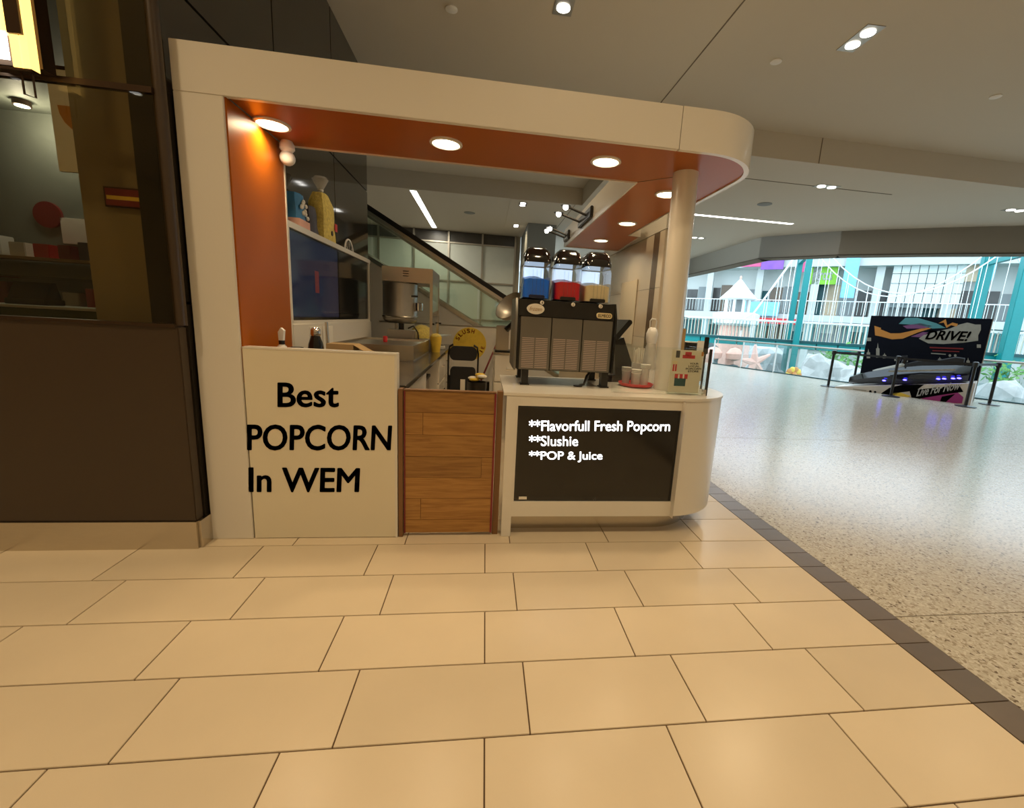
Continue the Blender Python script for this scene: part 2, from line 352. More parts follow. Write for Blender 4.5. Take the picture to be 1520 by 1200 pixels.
# ---------------- storefront on the left (front plane Y 2.39)
SX = -1.50
wl = struct(B(-6, SX, 2.40, 2.46, .155, 1.183), 'wall_left', 'bronze', 'dark bronze metal panel below the shop window', 'wall', .004)
bl = struct(B(-6, SX+.005, 2.385, 2.46, 0, .155), 'baseboard_left', 'steel', 'brushed stainless steel plinth under the dark bronze panel', 'baseboard')
struct(B(SX+.006, SX+.02, 2.40, 2.492, 0, .155), 'baseboard_return', 'steel', 'short stainless steel plinth return at the corner by the white pillar', 'baseboard')
wn = struct(B(-3.7, SX-.01, 2.395, 2.405, 1.19, 2.215), 'window_1', 'glass_dark', 'large tinted shop window above the dark bronze panel', 'window')
B(-3.7, SX-.01, 2.395, 2.405, 2.24, ZN).build('upper_pane', 'glass_dark', wn)
B(-3.7, SX-.01, 2.39, 2.42, 2.215, 2.24).build('transom', 'lampbronze', wn)
MB().cyl((SX-.002, 2.43, 1.19), (SX-.002, 2.43, ZN), .026, n=16).build('corner_post', 'bronze', wn)
B(-3.7, SX-.01, 2.39, 2.45, 1.18, 1.195).build('window_sill', 'lampbronze', wn)
B(-6, -3.7, 2.40, 2.46, 1.183, ZN).build('blank_panel', 'bronze', wl)
# dark glazed side wall behind the kiosk
ws = struct(B(SX-.16, SX-.02, 2.47, 6.06, 0, ZN), 'wall_side', 'black', 'tall dark glossy panelled wall rising behind the kiosk', 'wall')
ys = [2.475, 3.63, 4.83, 6.06]; zs = [0, 1.3, 2.755, ZN]
for a, b_ in zip(ys, ys[1:]):
    for c, d in zip(zs, zs[1:]): B(SX-.02, SX-.004, a+.006, b_-.006, c+.006, d-.006).build('panel', 'darkpanel', ws, .002)
# shop interior behind the window, built for what the glass mirrors
struct(B(-6, SX-.16, 5.9, 6.06, 0, ZN), 'wall_shop_back', 'storegrey', 'dim grey back wall inside the shop', 'wall')
struct(B(-6, SX-.17, 2.5, 5.9, 3.2, 3.3), 'ceiling_shop', 'storegrey', 'dim ceiling inside the shop', 'ceiling')
ib = struct(B(-2.02, SX-.165, 2.62, 2.66, 0, 3.2), 'wall_shop_partition', 'storebeige', 'beige partition close behind the tinted window', 'wall')
t = thing('wall_sign', 'small dark red sign with a yellow stripe on beige partition', 'sign', (-1.80, 2.62, 1.80))
B(-.105, .105, -.018, 0, -.048, .048).build('frame', 'lampbronze', t); B(-.096, .096, -.022, -.018, -.04, .04).build('board', 'darkred', t)
B(-.09, .09, -.025, -.022, -.012, .006).build('stripe', 'yellow', t)
t = thing('hanging_banner', 'white hanging banner with an orange half disc inside the shop', 'banner', (-2.42, 3.2, 2.33))
B(-.14, .14, -.01, .01, -.30, .26).build('cloth', 'paper', t); B(-.15, .15, -.012, .012, .25, .27).build('rod', 'lampbronze', t)
MB().ext([(-.10+.0, .06)]+[(.02+.12*cos(radians(a)), .06+.14*sin(radians(a))) for a in range(180, 361, 20)], 'y', -.016, -.01).build('half_disc', 'posterorange', t)
MB().cyl((0, 0, .27), (0, 0, .87), .004, n=6).build('cord', 'black', t)
a = Yp(80, 462, 4.3)
t = thing('display_counter', 'dark green shop counter with a glass display top inside the shop', 'counter', (a.x, 4.5, 0))
B(-.8, .75, -.2, .3, 0, 1.17).build('body', 'storegreen', t); B(-.8, .75, -.18, .28, 1.42, 1.435).build('glass_top', 'glass', t); B(-.8, .75, -.19, -.18, 1.19, 1.42).build('glass_front', 'glass', t)
B(-.82, .77, -.21, .31, 1.17, 1.19).build('deck', 'paper', t)
a = Yp(78, 384, 5.7); SZ = a.z
sh = thing('shop_shelf', 'wall shelf of packaged goods at the back of the shop', 'shelf', (a.x, 5.76, SZ))
B(-1.1, 1.0, -.13, .13, -.03, 0).build('board', 'cardboard', sh); B(-1.1, 1.0, -.13, .13, -.55, -.52).build('board', 'storegreen', sh)
for s_ in (-1.12, 1.0): B(s_, s_+.02, -.13, .13, -.9, .3).build('upright', 'steel_dull', sh)
cols_ = ['darkred', 'paper', 'darkprint', 'red', 'clearwhite']
pos_ = ['first', 'second', 'third', 'fourth', 'fifth', 'sixth', 'seventh', 'eighth', 'ninth']
for k_, (zz_, nm_) in enumerate(((SZ, 'upper'), (SZ-.52, 'lower'))):
    for i in range(9):
        h = random.uniform(.14, .26); w_ = random.uniform(.06, .095); x = a.x-.97+i*.225
        one(B(-w_, w_, -.08, .08, 0, h), 'package', cols_[(i*2+k_) % 5], f'{pos_[i]} package from the left on the {nm_} board inside the shop', 'package', (x, 5.74, zz_), .006, 'packages on the shop shelf')
t = thing('cash_register', 'black cash register behind the shop counter inside the shop', 'register', (Yp(58, 440, 4.7).x, 4.66, 1.19))
B(-.16, .16, -.1, .1, 0, .05).build('drawer', 'black', t, .005); MB().ext([(-.08, .05), (.08, .05), (.04, .2), (.0, .2)], 'x', -.15, .15).build('screen', 'gloss_black', t)
a = Yp(67, 318, 5.85); one(MB().cyl((0, 0, 0), (0, -.03, 0), .14, n=24), 'round_plaque', 'darkred', 'dark red round plaque on the back wall inside the shop', 'plaque', (a.x, 5.9, a.z))
a = Yp(133, 345, 5.85); one(B(-.3, .3, -.03, 0, -.14, .14), 'menu_light_box', 'paper', 'pale rectangular board on the back wall inside the shop', 'board', (a.x, 5.9, a.z), .004)
for i, (u, v_, lb) in enumerate([(33, 158, 'left'), (113, 170, 'right')]):
    a = G(u, v_, 3.144); x, y = a.x, a.y
    t = thing('mirrored_downlight', f'{lb} white spot built for a mall downlight mirrored in the shop window', 'ceiling light', (x, y, 3.2), 0, 'mirrored downlight spots')  # stands for a mall downlight's reflection in the glass
    MB().cyl((0, 0, 0), (0, 0, -.05), .07, n=16).build('housing', 'lampbronze', t); MB().cyl((0, 0, -.05), (0, 0, -.056), .055, n=16).build('lens', 'coolglow', t)
    lamp('shop_fill_light', 'POINT', (x, y, 3.05), 9, (1, .95, .85), .05)  # added lamp that brightens the room behind the glass
# wall lantern at the top left
t = thing('wall_lantern', 'tall bronze wall lantern with white and amber glowing panels', 'lamp', (-1.93, 2.30, 2.21))
B(-.14, .06, .02, .08, .02, .75).build('back_plate', 'lampbronze', t)
B(-.22, -.055, -.03, .02, .04, .80).build('white_shade', 'whiteshade', t)
B(-.05, -.012, -.02, .02, .13, .80).build('amber_shade', 'ambershade', t)
B(-.012, .012, -.03, .02, .12, .80).build('bronze_block', 'lampbronze', t)
B(-.010, .020, -.025, .02, .0, .118).build('amber_shade', 'ambershade', t)
B(.022, .048, -.02, .02, .0, .80).build('amber_shade', 'ambershade', t)
B(.013, .040, -.032, -.021, .12, .25).build('bronze_block', 'lampbronze', t)
B(-.21, .05, -.02, .02, -.01, 0).build('bottom_frame', 'lampbronze', t)
MB().tube([(-.005, .0, -.01), (-.005, .0, -.09), (.035, .0, -.10), (.035, 0, -.01)], .004, 6).build('hanging_loop', 'lampbronze', t)

# ================================================================== KIOSK
FY = 2.493
kf = thing('kiosk_frame', 'white kiosk portal frame with a rounded canopy and orange lined soffit', 'kiosk', (-1.375, 2.8, 0))
def L_(o): return o     # local = world minus origin
KO = Vector((-1.375, 2.8, 0))
class KB(MB):
    def build(s, name, m, parent=None, bevel=0, loc=None, org=KO):
        s.v = [tuple(Vector(p)-org) for p in s.v]; return MB.build(s, name, m, parent, bevel, loc)
ZS, ZT = 2.277, 2.492
KB().box(-1.485, -1.27, FY, 3.12, 0, ZS-.0).build('pillar', 'white', kf, .003)
KB().box(-1.27, -1.262, FY+.014, 3.105, .9, ZS).build('orange_lining', 'orange', kf)
KB().box(-1.27, -1.258, 3.105, 3.12, .9, ZS).build('pillar_edge', 'white', kf)
KB().box(-1.485, 1.0125, FY, FY+.03, ZS, ZT).build('front_fascia', 'white', kf, .002)
outer = [(1.0155, FY)]+arc(1.2, FY+.41, .41, -90, 0, 16)+[(1.61, 3.78)]
def offs(pts, d):
    r = []
    for i, p in enumerate(pts):
        a = Vector(pts[max(i-1, 0)]); b_ = Vector(pts[min(i+1, len(pts)-1)]); t_ = (b_-a).normalized(); r.append((p[0]-t_.y*d, p[1]+t_.x*d))
    return r
KB().prism(outer+offs(outer, .03)[::-1], ZS, ZT).build('curved_fascia', 'white', kf)
so = [(-1.262, FY+.014)]+[(1.2, FY+.03)]+offs(arc(1.2, FY+.41, .41, -90, 0, 16), .014)+[(1.596, 3.77), (1.51, 3.78), (1.51, 4.87), (1.65, 4.88), (1.72, 5.92), (.997, 5.92), (.997, 3.12), (-1.262, 3.12)]
so = [p for i, p in enumerate(so) if p != (1.2, FY+.03)]
KB().prism(so, ZS+.008, ZS+.02).build('soffit', 'orange', kf)
KB().box(-1.262, .985, 3.12, 3.13, ZS-.001, ZT).build('back_fascia', 'white', kf)
KB().box(.985, .997, 3.12, 5.92, ZS-.001, ZT).build('inner_fascia', 'white', kf)
KB().prism([(.985, 5.92), (1.72, 5.92), (1.72, 5.95), (.985, 5.95)], ZS, ZT).build('end_fascia', 'white', kf)
KB().prism([(1.51, 3.78), (1.61, 3.78), (1.61, 3.79), (1.52, 3.79), (1.52, 4.87), (1.65, 4.88), (1.72, 5.92), (1.71, 5.92), (1.64, 4.89), (1.51, 4.88)], ZS-.0005, ZT-.001).build('side_fascia', 'white', kf)
KB().prism(so, ZT-.02, ZT-.005).build('roof', 'white', kf)
MBc = KB().cyl((1.245, 2.86, .9), (1.225, 2.86, ZS+.008), .078, n=32).build('column', 'white', kf)
KB().prism([(.997, 3.12), (1.003, 3.12), (1.24, 2.9), (1.236, 2.896)], ZS+.006, ZS+.008).build('soffit_joint', 'joint', kf)
for (x, y) in []: pass
spots = [(-1.187, 2.801, 'soffit downlight nearest the orange pillar lining'), (-.257, 2.797, 'soffit downlight in the middle of the front canopy'), (.687, 2.803, 'soffit downlight above the slush machine'),
         (1.294, 3.306, 'soffit downlight beside the white column'), (1.32, 4.328, 'second soffit downlight behind the white column'), (1.314, 5.293, 'farthest soffit downlight over the side counter')]
for i, (x, y, lb) in enumerate(spots):
    t = thing('canopy_downlight', 'round warm '+lb, 'ceiling light', (x, y, ZS+.008), 0, 'round downlights in the canopy soffit')
    MB().lathe([(.093, 0), (.093, -.008), (.078, -.012), (.074, -.004), (.074, 0)]).build('trim_ring', 'white', t)
    MB().cyl((0, 0, -.001), (0, 0, -.005), .074, n=24).build('lens', 'lampglow', t)
    lamp('canopy_light', 'AREA', (x, y, ZS-.012), 3.4, WARM, .13, spread=radians(150))
# motion sensor
t = thing('motion_sensor', 'white bulbous motion sensor hanging under the canopy corner', 'sensor', (-1.215, 3.05, ZS+.008))
MB().lathe([(.03, 0), (.04, -.02), (.042, -.045), (.028, -.062)]).build('base', 'whitepaint', t); MB().ball((.0, 0, -.095), .043, .043, .043).build('head', 'whitepaint', t)

# half wall with lettering
hw = thing('half_wall', 'cream waist-high kiosk panel lettered in bold black', 'panel', (-.87, 2.53, 0))
HO = Vector((-.87, 2.53, 0))
class HB(KB):
    def build(s, name, m, parent=None, bevel=0, loc=None): return KB.build(s, name, m, parent, bevel, loc, HO)
HB().box(-1.262, -.49, FY+.002, 2.56, .004, 1.083).build('panel_face', 'panelcream', hw)
HB().box(-1.262, -.476, FY, 2.565, 1.083, 1.094).build('top_cap', 'white', hw, .002)
HB().box(-.49, -.476, FY, 2.565, .0, 1.083).build('edge_trim', 'white', hw, .002)
def px_text(body, u0, u1, vb, vt, Y, m, parent, thick=.002, name='lettering', bold=.016, shear=0):
    return text_mesh(body, Yp(u0, vb, Y), Yp(u1, vb, Y), Yp(u0, vt, Y), thick, m, name, parent, bold, shear)
YT = FY+.002
px_text('Best', 412, 503, 605, 568, YT, 'letter_black', hw, bold=.022)
px_text('POPCORN', 367, 580, 669, 630, YT, 'letter_black', hw, bold=.022)
px_text('In WEM', 369, 533, 731, 694, YT, 'letter_black', hw, bold=.022)

# gate
gt = thing('swing_gate', 'low oak plank swing gate between two brown jambs', 'gate', (-.18, 2.53, 0))
GO = Vector((-.18, 2.53, 0))
class GB(KB):
    def build(s, name, m, parent=None, bevel=0, loc=None): return KB.build(s, name, m, parent, bevel, loc, GO)
GB().box(-.472, -.447, FY+.004, 2.56, 0, .896).build('jamb', 'jamb', gt, .002)
GB().box(.082, .1165, FY+.03, 2.575, 0, .896).build('jamb', 'jamb', gt, .002)
GB().box(-.44, .076, 2.53, 2.55, .02, .892).build('backing', 'jamb', gt)
rowsz = [.02, .105, .24, .37, .50, .63, .762, .886]; splits = [None, .18, None, .86, None, .20, None]
for i in range(7):
    cuts = [-.44]+([-.44+.516*splits[i]] if splits[i] else [])+[.076]
    for a, b_ in zip(cuts, cuts[1:]):
        o = GB().box(a+.0008, b_-.0008, 2.512, 2.53, rowsz[i]+.0008, rowsz[i+1]-.0008).build('plank', 'oak', gt, .0012)
GB().box(-.442, .078, 2.508, 2.552, .886, .894).build('top_rail', 'jamb', gt, .002)
GB().box(.0665, .0785, 2.508, 2.512, .02, .886).build('edge_strip', 'darkred', gt); GB().box(-.4425, -.4345, 2.508, 2.512, .02, .886).build('edge_strip', 'darkred', gt)

# front counter
fc = thing('front_counter', 'white kiosk counter with a rounded end and an inset screen', 'counter', (.9, 2.85, 0))
FO = Vector((.9, 2.85, 0))
class FB(KB):
    def build(s, name, m, parent=None, bevel=0, loc=None): return KB.build(s, name, m, parent, bevel, loc, FO)
ZC = .90
FB().box(.136, .194, FY, 3.05, 0, ZC-.018).build('end_panel', 'white', fc, .002)
FB().box(.194, 1.2125, FY+.001, FY+.03, .824, ZC-.018).build('top_rail', 'white', fc)
FB().box(.194, 1.2125, FY+.001, FY+.03, .132, .229).build('bottom_rail', 'white', fc)
FB().box(.194, .2045, FY+.001, FY+.03, .229, .824).build('stile', 'white', fc)
FB().box(.194, 1.2125, 2.58, 2.60, .132, ZC-.018).build('back_panel', 'white', fc)
RC = .435; cc = arc(1.21, FY+RC, RC, -90, 0, 18)
outl = [(1.2135, FY)]+cc+[(1.645, 3.27)]
FB().prism(outl+offs(outl, .04)[::-1], .132, ZC-.018).build('curved_end', 'white', fc)
ct = [(.118, FY-.003)]+arc(1.21, FY-.003+RC+.003, RC+.006, -90, 0, 18)+[(1.651, 5.9), (1.0, 5.9), (1.0, 3.27), (.118, 3.27)]
FB().prism(ct, ZC-.018, ZC).build('worktop', 'white', fc, .002)
kp = [(.196, 2.605)]+arc(1.13, 2.605+.40, .40, -90, 0, 12)+[(1.53, 5.85), (1.08, 5.85), (1.08, 3.2), (.196, 3.2)]
FB().prism(kp, 0, .13).build('kick_plinth', 'steel', fc)
FB().prism([(1.645, 3.27), (1.645, 5.88), (1.02, 5.88), (1.02, 3.25), (.2, 3.25), (.2, 3.22), (1.6, 3.22)], .132, ZC-.018).build('side_wing', 'cream', fc)
FB().box(.128, .80, 3.0, 3.02, .132, ZC-.018).build('inner_panel', 'cream', fc)
# television in counter
tv = thing('counter_television', 'black flat television set into the white counter front with a white menu', 'television', (.706, 2.54, .24))
class TB(KB):
    def build(s, name, m, parent=None, bevel=0, loc=None): return KB.build(s, name, m, parent, bevel, loc, Vector((.706, 2.54, .24)))
TB().box(.206, 1.211, 2.502, 2.575, .2305, .8225).build('bezel', 'gloss_black', tv, .002)
TB().box(.222, 1.195, 2.5005, 2.502, .256, .806).build('screen', 'screen_off', tv)
YS = 2.5005
px_text('**Flavorfull Fresh Popcorn', 785, 994, 645, 623.5, YS, 'letter_white', tv, .0008)
px_text('**Slushie', 785, 858, 662.5, 646.5, YS, 'letter_white', tv, .0008)
px_text('**POP & Juice', 785, 894, 686.5, 669.5, YS, 'letter_white', tv, .0008)
a = Yp(770, 741.5, 2.501); b_ = Yp(782, 737.5, 2.501)
TB().box(a.x, b_.x, 2.499, 2.502, a.z, b_.z).build('sticker', 'paper', tv)
px_text('LG', 880, 885, 742.5, 739.5, 2.502, 'postergrey', tv, .0008, 'logo')

# ---------------- kiosk left side: screen wall
mw = thing('menu_wall', 'white framed kiosk side wall carrying two menu screens', 'wall panel', (-1.32, 4.1, 0))
class WB(KB):
    def build(s, name, m, parent=None, bevel=0, loc=None): return KB.build(s, name, m, parent, bevel, loc, Vector((-1.32, 4.1, 0)))
WB().box(-1.46, -1.256, 3.125, 5.14, 0, 1.195).build('backsplash', 'white', mw)
WB().box(-1.46, -1.262, 3.08+.045, 5.16, 1.812, 1.852).build('shelf_top', 'white', mw, .002)
WB().box(-1.46, -1.265, 3.125, 3.15, 1.205, 1.812).build('frame_side', 'white', mw); WB().box(-1.46, -1.265, 5.115, 5.14, 1.205, 1.812).build('frame_side', 'white', mw)
WB().box(-1.46, -1.265, 3.125, 5.14, 1.195, 1.222).build('frame_bottom', 'white', mw)
WB().box(-1.46, -1.36, 3.15, 5.115, 1.222, 1.812).build('frame_back', 'white', mw)
for nm, y0, y1, m_, lb in (('menu_television', 3.152, 4.128, 'bluescreen', 'menu television glowing dark blue on the kiosk side wall'), ('menu_television', 4.136, 5.113, 'gloss_black', 'switched-off black menu television on the kiosk side wall')):
    t = thing(nm, lb, 'television', (-1.30, (y0+y1)/2, 1.224), 0, 'menu televisions')
    h = (y1-y0)/2
    B(-.055, .022, -h, h, 0, .586).build('bezel', 'gloss_black', t, .002); B(.022, .0235, -h+.014, h-.014, .02, .572).build('screen', m_, t)
    if m_ == 'bluescreen':
        B(.0235, .0238, -.05, .03, .2, .36).build('red_block', 'darkred', t)
        MB().cyl((.0235, .0, .35), (.0238, .0, .35), .001, n=6).build('logo', 'darkred', t)

# ---------------- kiosk back wall
bw = thing('kiosk_back_wall', 'low cream back wall of the kiosk with a yellow drink emblem', 'wall panel', (-.4, 6.45, 0))
class BB(KB):
    def build(s, name, m, parent=None, bevel=0, loc=None): return KB.build(s, name, m, parent, bevel, loc, Vector((-.4, 6.45, 0)))
BB().box(-1.46, .60, 6.40, 6.48, 0, 1.175).build('wall_face', 'white', bw); BB().box(-1.46, .60, 6.39, 6.49, 1.175, 1.185).build('top_cap', 'steel_dull', bw)
LC = (-.214, .925)
BB().ext([(LC[0]+.235*cos(a*pi/24), LC[1]+.235*sin(a*pi/24)) for a in range(48)], 'y', 6.396, 6.40).build('emblem_disc', 'yellow', bw)
for i, ch in enumerate('SLUSH'):
    a = radians(157-i*20); c = Vector((LC[0]+.185*cos(a), 6.396, LC[1]+.185*sin(a))); up = Vector((cos(a), 0, sin(a))); rr = Vector((sin(a), 0, -cos(a)))
    text_mesh(ch, c-rr*.022-up*.03, c+rr*.022-up*.03, c-rr*.022+up*.03, .001, 'red', 'lettering', bw, .03)
for i, ch in enumerate('IE'):
    a = radians(-30+i*17); c = Vector((LC[0]+.19*cos(a), 6.396, LC[1]+.19*sin(a))); up = -Vector((cos(a), 0, sin(a))); rr = -Vector((sin(a), 0, -cos(a)))
    w_ = .007 if ch == 'I' else .018
    text_mesh(ch, c-rr*w_-up*.025, c+rr*w_-up*.025, c-rr*w_+up*.025, .001, 'red', 'lettering', bw, .03)

# ---------------- left counter
LZ = .905
lw = one(B(-1.254, -.44, 2.57, 6.385, LZ-.03, LZ), 'worktop', 'granite', 'long dark stone worktop along the left side of the kiosk', 'worktop', bevel=.003)
for i, (y0, y1, knd, lb) in enumerate([(2.57, 3.55, 'door', 'white base cabinet with plain door beside the oak gate'), (3.56, 4.55, 'open', 'open-fronted base cabinet in the middle of the dark worktop'), (4.56, 6.38, 'drawer', 'white drawer cabinet at the far end of the dark worktop')]):
    c = thing('base_cabinet', lb, 'cabinet', (-.87, (y0+y1)/2, 0), 0, 'cabinets under the dark worktop'); h = (y1-y0)/2
    if knd == 'open':
        B(-.383, .40, -h, -h+.02, 0, LZ-.03).build('side', 'white', c); B(-.383, .40, h-.02, h, 0, LZ-.03).build('side', 'white', c); B(-.383, -.363, -h, h, 0, LZ-.03).build('back', 'white', c)
        B(-.363, .38, -h+.02, h-.02, .1, .12).build('shelf', 'white', c); B(-.363, .38, -h+.02, h-.02, .5, .52).build('shelf', 'white', c)
    else:
        B(-.383, .40, -h, h, 0, LZ-.03).build('body', 'white', c)
        if knd == 'door':
            d = B(.40, .418, -h+.01, h-.01, .1, LZ-.045).build('door', 'white', c, .002)
        else:
            for k in range(3):
                ya = -h+.01+k*(2*h-.02)/3
                for z0, z1 in ((.62, .86), (.36, .6), (.1, .34)):
                    d = B(.40, .418, ya+.004, ya+(2*h-.02)/3-.004, z0, z1).build('drawer', 'white', c, .002)
                    yc = ya+(2*h-.02)/6
                    MB().tube([(.418, yc-.06, (z0+z1)/2+.03), (.44, yc-.06, (z0+z1)/2+.03), (.44, yc+.06, (z0+z1)/2+.03), (.418, yc+.06, (z0+z1)/2+.03)], .005, 6).build('handle', 'chrome', d)
for z, lb in ((.52, 'upper'), (.12, 'lower')):
    t = thing('storage_crate', f'dark storage crate on the {lb} shelf of the open base cabinet', 'crate', (-.72, 4.0, z)); B(-.22, .2, -.3, .3, 0, .2).build('body', 'steel_dull', t, .01); B(-.23, .21, -.31, .31, .2, .23).build('lid', 'black', t, .004)
# steel tray box
t = thing('steel_tray', 'long stainless steel ice tray on the dark worktop', 'tray', (-.92, 4.38, LZ))
B(-.34, .32, -.51, .52, 0, .012).build('base', 'steel_dull', t)
for a in ((-.34, .32, -.51, -.495, .012, .133), (-.34, .32, .505, .52, .012, .133), (-.34, -.325, -.495, .505, .012, .133), (.305, .32, -.495, .505, .012, .133)): B(*a).build('side', 'steel', t, .002)
B(-.325, .305, -.495, .505, .10, .112).build('lid', 'steel_dull', t)
one(MB().lathe([(.018, 0), (.022, .02), (.022, .055), (.012, .06)]), 'bottle_cap', 'red', 'small red cap standing on the steel tray', 'cap', (-.98, 4.55, LZ+.112))
# popcorn machine
pm = thing('popcorn_machine', 'steel popcorn machine with a big hanging kettle on the dark worktop', 'popcorn machine', (-.87, 5.45, LZ))
PX0, PX1, PY0, PY1 = -.25, .285, -.39, .33
B(PX0, PX1, PY0, PY1, 0, .13).build('base', 'steel_dull', pm, .004)
B(PX0, PX1, PY0, PY1, .735, .89).build('top_box', 'steel', pm, .004)
for z in (.775, .80, .825): B(-.03, .03, PY0-.002, PY0, z+.02, z+.028).build('vent_slot', 'black', pm)
for x, y in ((PX1-.03, PY0), (PX1-.03, PY1-.03), (PX0, PY1-.03)): B(x, x+.03, y, y+.03, .13, .735).build('post', 'steel', pm)
B(PX0+.03, PX1-.03, PY1-.012, PY1-.006, .13, .735).build('rear_glass', 'glass', pm); B(PX1-.01, PX1-.005, PY0+.03, PY1-.03, .3, .735).build('side_glass', 'glass', pm)
B(PX1, PX1+.02, PY0+.02, PY0+.06, .29, .31).build('latch', 'black', pm); B(PX1, PX1+.03, PY1-.05, PY1-.02, .29, .31).build('latch', 'black', pm)
MB().add([(PX1, PY0+.05, .165), (PX1+.17, PY1-.05, .165), (PX1, PY1, .165), (PX1, PY0+.05, .155), (PX1+.17, PY1-.05, .155), (PX1, PY1, .155)], [(0, 1, 2), (5, 4, 3), (0, 3, 4, 1), (1, 4, 5, 2), (2, 5, 3, 0)]).build('side_flap', 'steel_dull', pm)
MB().ball((.12, -.02, .14), .14, .22, .14).build('popcorn_pile', 'popcorn', pm)['kind'] = 'stuff'
kt = MB().lathe([(.13, .29), (.172, .31), (.19, .345), (.187, .36), (.187, .72), (.195, .725), (.187, .73), (.18, .715)], (-.085, -.235, 0), 32).build('kettle', 'steel_dull', pm)
MB().lathe([(.192, .352), (.197, .36), (.192, .37)], (-.085, -.235, 0), 32).build('rim_band', 'steel', kt)
MB().cyl((-.075, -.24, .13), (-.075, -.24, .30), .03).build('stand', 'black', kt); B(.06, .13, -.41, -.395, .58, .60).build('handle', 'black', kt)
MB().lathe([(.04, .43), (.05, .44), (.05, .52), (.042, .525)], (.12, -.3, 0), 20).build('measuring_cup', 'chrome', pm)
B(-.20, .10, PY0-.01, -.2, .13, .22).build('heater_box', 'steel_dull', pm, .004)
MB().tube([(.02, -.35, .24), (.08, -.38, .27), (.13, -.39, .2), (.14, -.39, .1)], .008).build('cable', 'black', pm)
t = thing('popcorn_bucket', 'yellow cup of popcorn beside the steel tray on the worktop', 'cup', (-.535, 4.98, LZ))
MB().lathe([(.045, 0), (.065, .17), (.062, .17), (.042, .004)]).build('cup', 'yellow', t); MB().ball((0, 0, .165), .06, .06, .04).build('popcorn', 'popcorn', t)['kind'] = 'stuff'
t = thing('small_scale', 'small white kitchen scale beyond the popcorn cup', 'scale', (-.53, 5.45, LZ)); B(-.05, .05, -.07, .07, 0, .04).build('base', 'clearwhite', t, .006); MB().cyl((0, 0, .04), (0, 0, .055), .045).build('pan', 'steel', t)
# things on the worktop behind the half wall
t = thing('spray_bottle', 'white spray bottle with trigger against the orange pillar lining', 'bottle', (-1.17, 2.74, LZ))
MB().lathe([(.03, 0), (.034, .01), (.034, .14), (.028, .17), (.014, .19)]).build('bottle', 'clearwhite', t); MB().lathe([(.016, .19), (.016, .212)]).build('collar', 'black', t)
MB().ext([(-.012, .212), (.012, .212), (.018, .27), (.002, .285), (-.014, .26)], 'y', -.012, .012).build('spray_head', 'whitepaint', t)
t = thing('tap', 'small black tap lever behind the half wall', 'tap', (-1.15, 2.86, LZ)); MB().cyl((0, 0, 0), (0, 0, .16), .012).build('stem', 'black', t); B(-.02, .05, -.008, .008, .16, .168).build('lever', 'black', t)
t = thing('steel_flask', 'black flask with a steel cap behind the half wall', 'flask', (-1.12, 3.12, LZ))
MB().lathe([(.046, 0), (.05, .01), (.05, .13), (.045, .17), (.028, .225)]).build('body', 'gloss_black', t); MB().lathe([(.03, .225), (.034, .235), (.033, .265), (.02, .28)]).build('cap', 'chrome', t)
t = thing('cardboard_box', 'open brown cardboard box behind the half wall', 'box', (-1.0, 3.3, LZ)); B(-.09, .09, -.08, .08, 0, .17).build('body', 'cardboard', t); MB().add([(.09, -.08, .17), (.22, -.08, .10), (.22, .08, .10), (.09, .08, .17), (.09, -.08, .166), (.22, -.08, .096), (.22, .08, .096), (.09, .08, .166)], [(0, 1, 2, 3), (7, 6, 5, 4), (0, 4, 5, 1), (1, 5, 6, 2), (2, 6, 7, 3), (3, 7, 4, 0)]).build('flap', 'cardboard', t)
one(MB().cyl((0, 0, 0), (-.01, 0, .31), .012, n=12), 'steel_tube', 'steel', 'upright steel tube leaning behind the cardboard box', 'tube', (-1.14, 3.42, LZ))
for y, lb in ((3.50, 'nearer'), (3.745, 'farther')): one(B(0, .006, -.11, .11, 0, .27), 'paper_card', 'paper', f'{lb} blank white card leaning on the white backsplash', 'card', (-1.252, y, LZ))

# bags on the shelf
def bag(name, lab, cat, y, w, d, h, m_, knot=False, base=None):
    t = thing(name, lab, cat, (-1.365, y, 1.852)); n = 14; mb = MB(); rings = 9; V = []
    for j in range(rings+1):
        f = j/rings; k = 1-.12*f-(.35*max(0, f-.75)/.25 if knot else .06*f)
        for i in range(n):
            a = 2*pi*i/n; ca, sa = cos(a), sin(a); q = (abs(ca)**4+abs(sa)**4)**-.25
            V.append((d/2*ca*q*k*(1+.04*sin(3*a+j)), w/2*sa*q*k*(1+.03*cos(5*a+j*1.3)), h*f))
    F = [(j*n+i, j*n+(i+1) % n, (j+1)*n+(i+1) % n, (j+1)*n+i) for j in range(rings) for i in range(n)]+[tuple(range(n))[::-1], tuple(range(rings*n, rings*n+n))]
    mb.add(V, F).build('bag', m_, t)
    if knot: MB().lathe([(.05, h), (.02, h+.02), (.025, h+.04), (.065, h+.11), (.05, h+.13)], n=10).build('tied_top', 'frosted', t); MB().lathe([(.022, h+.02), (.024, h+.035)], n=10).build('tie', 'clearwhite', t)
    return t
t = bag('printed_bag', 'blue printed popcorn bag on the shelf by the orange pillar', 'bag', 3.47, .19, .15, .23, 'blueprint')
for k in range(9):
    a = random.uniform(-.07, .07); z = random.uniform(.07, .2); MB().ball((.073, a, z), .012, .016, .016, 8, 5).build('popcorn_print', 'paper', t)
B(-.07, .078, -.093, .093, .0, .06).build('pink_band', 'coral', t)
bag('printed_bag', 'dark printed popcorn bag between the blue and the yellow bag', 'bag', 3.70, .17, .15, .20, 'darkprint')
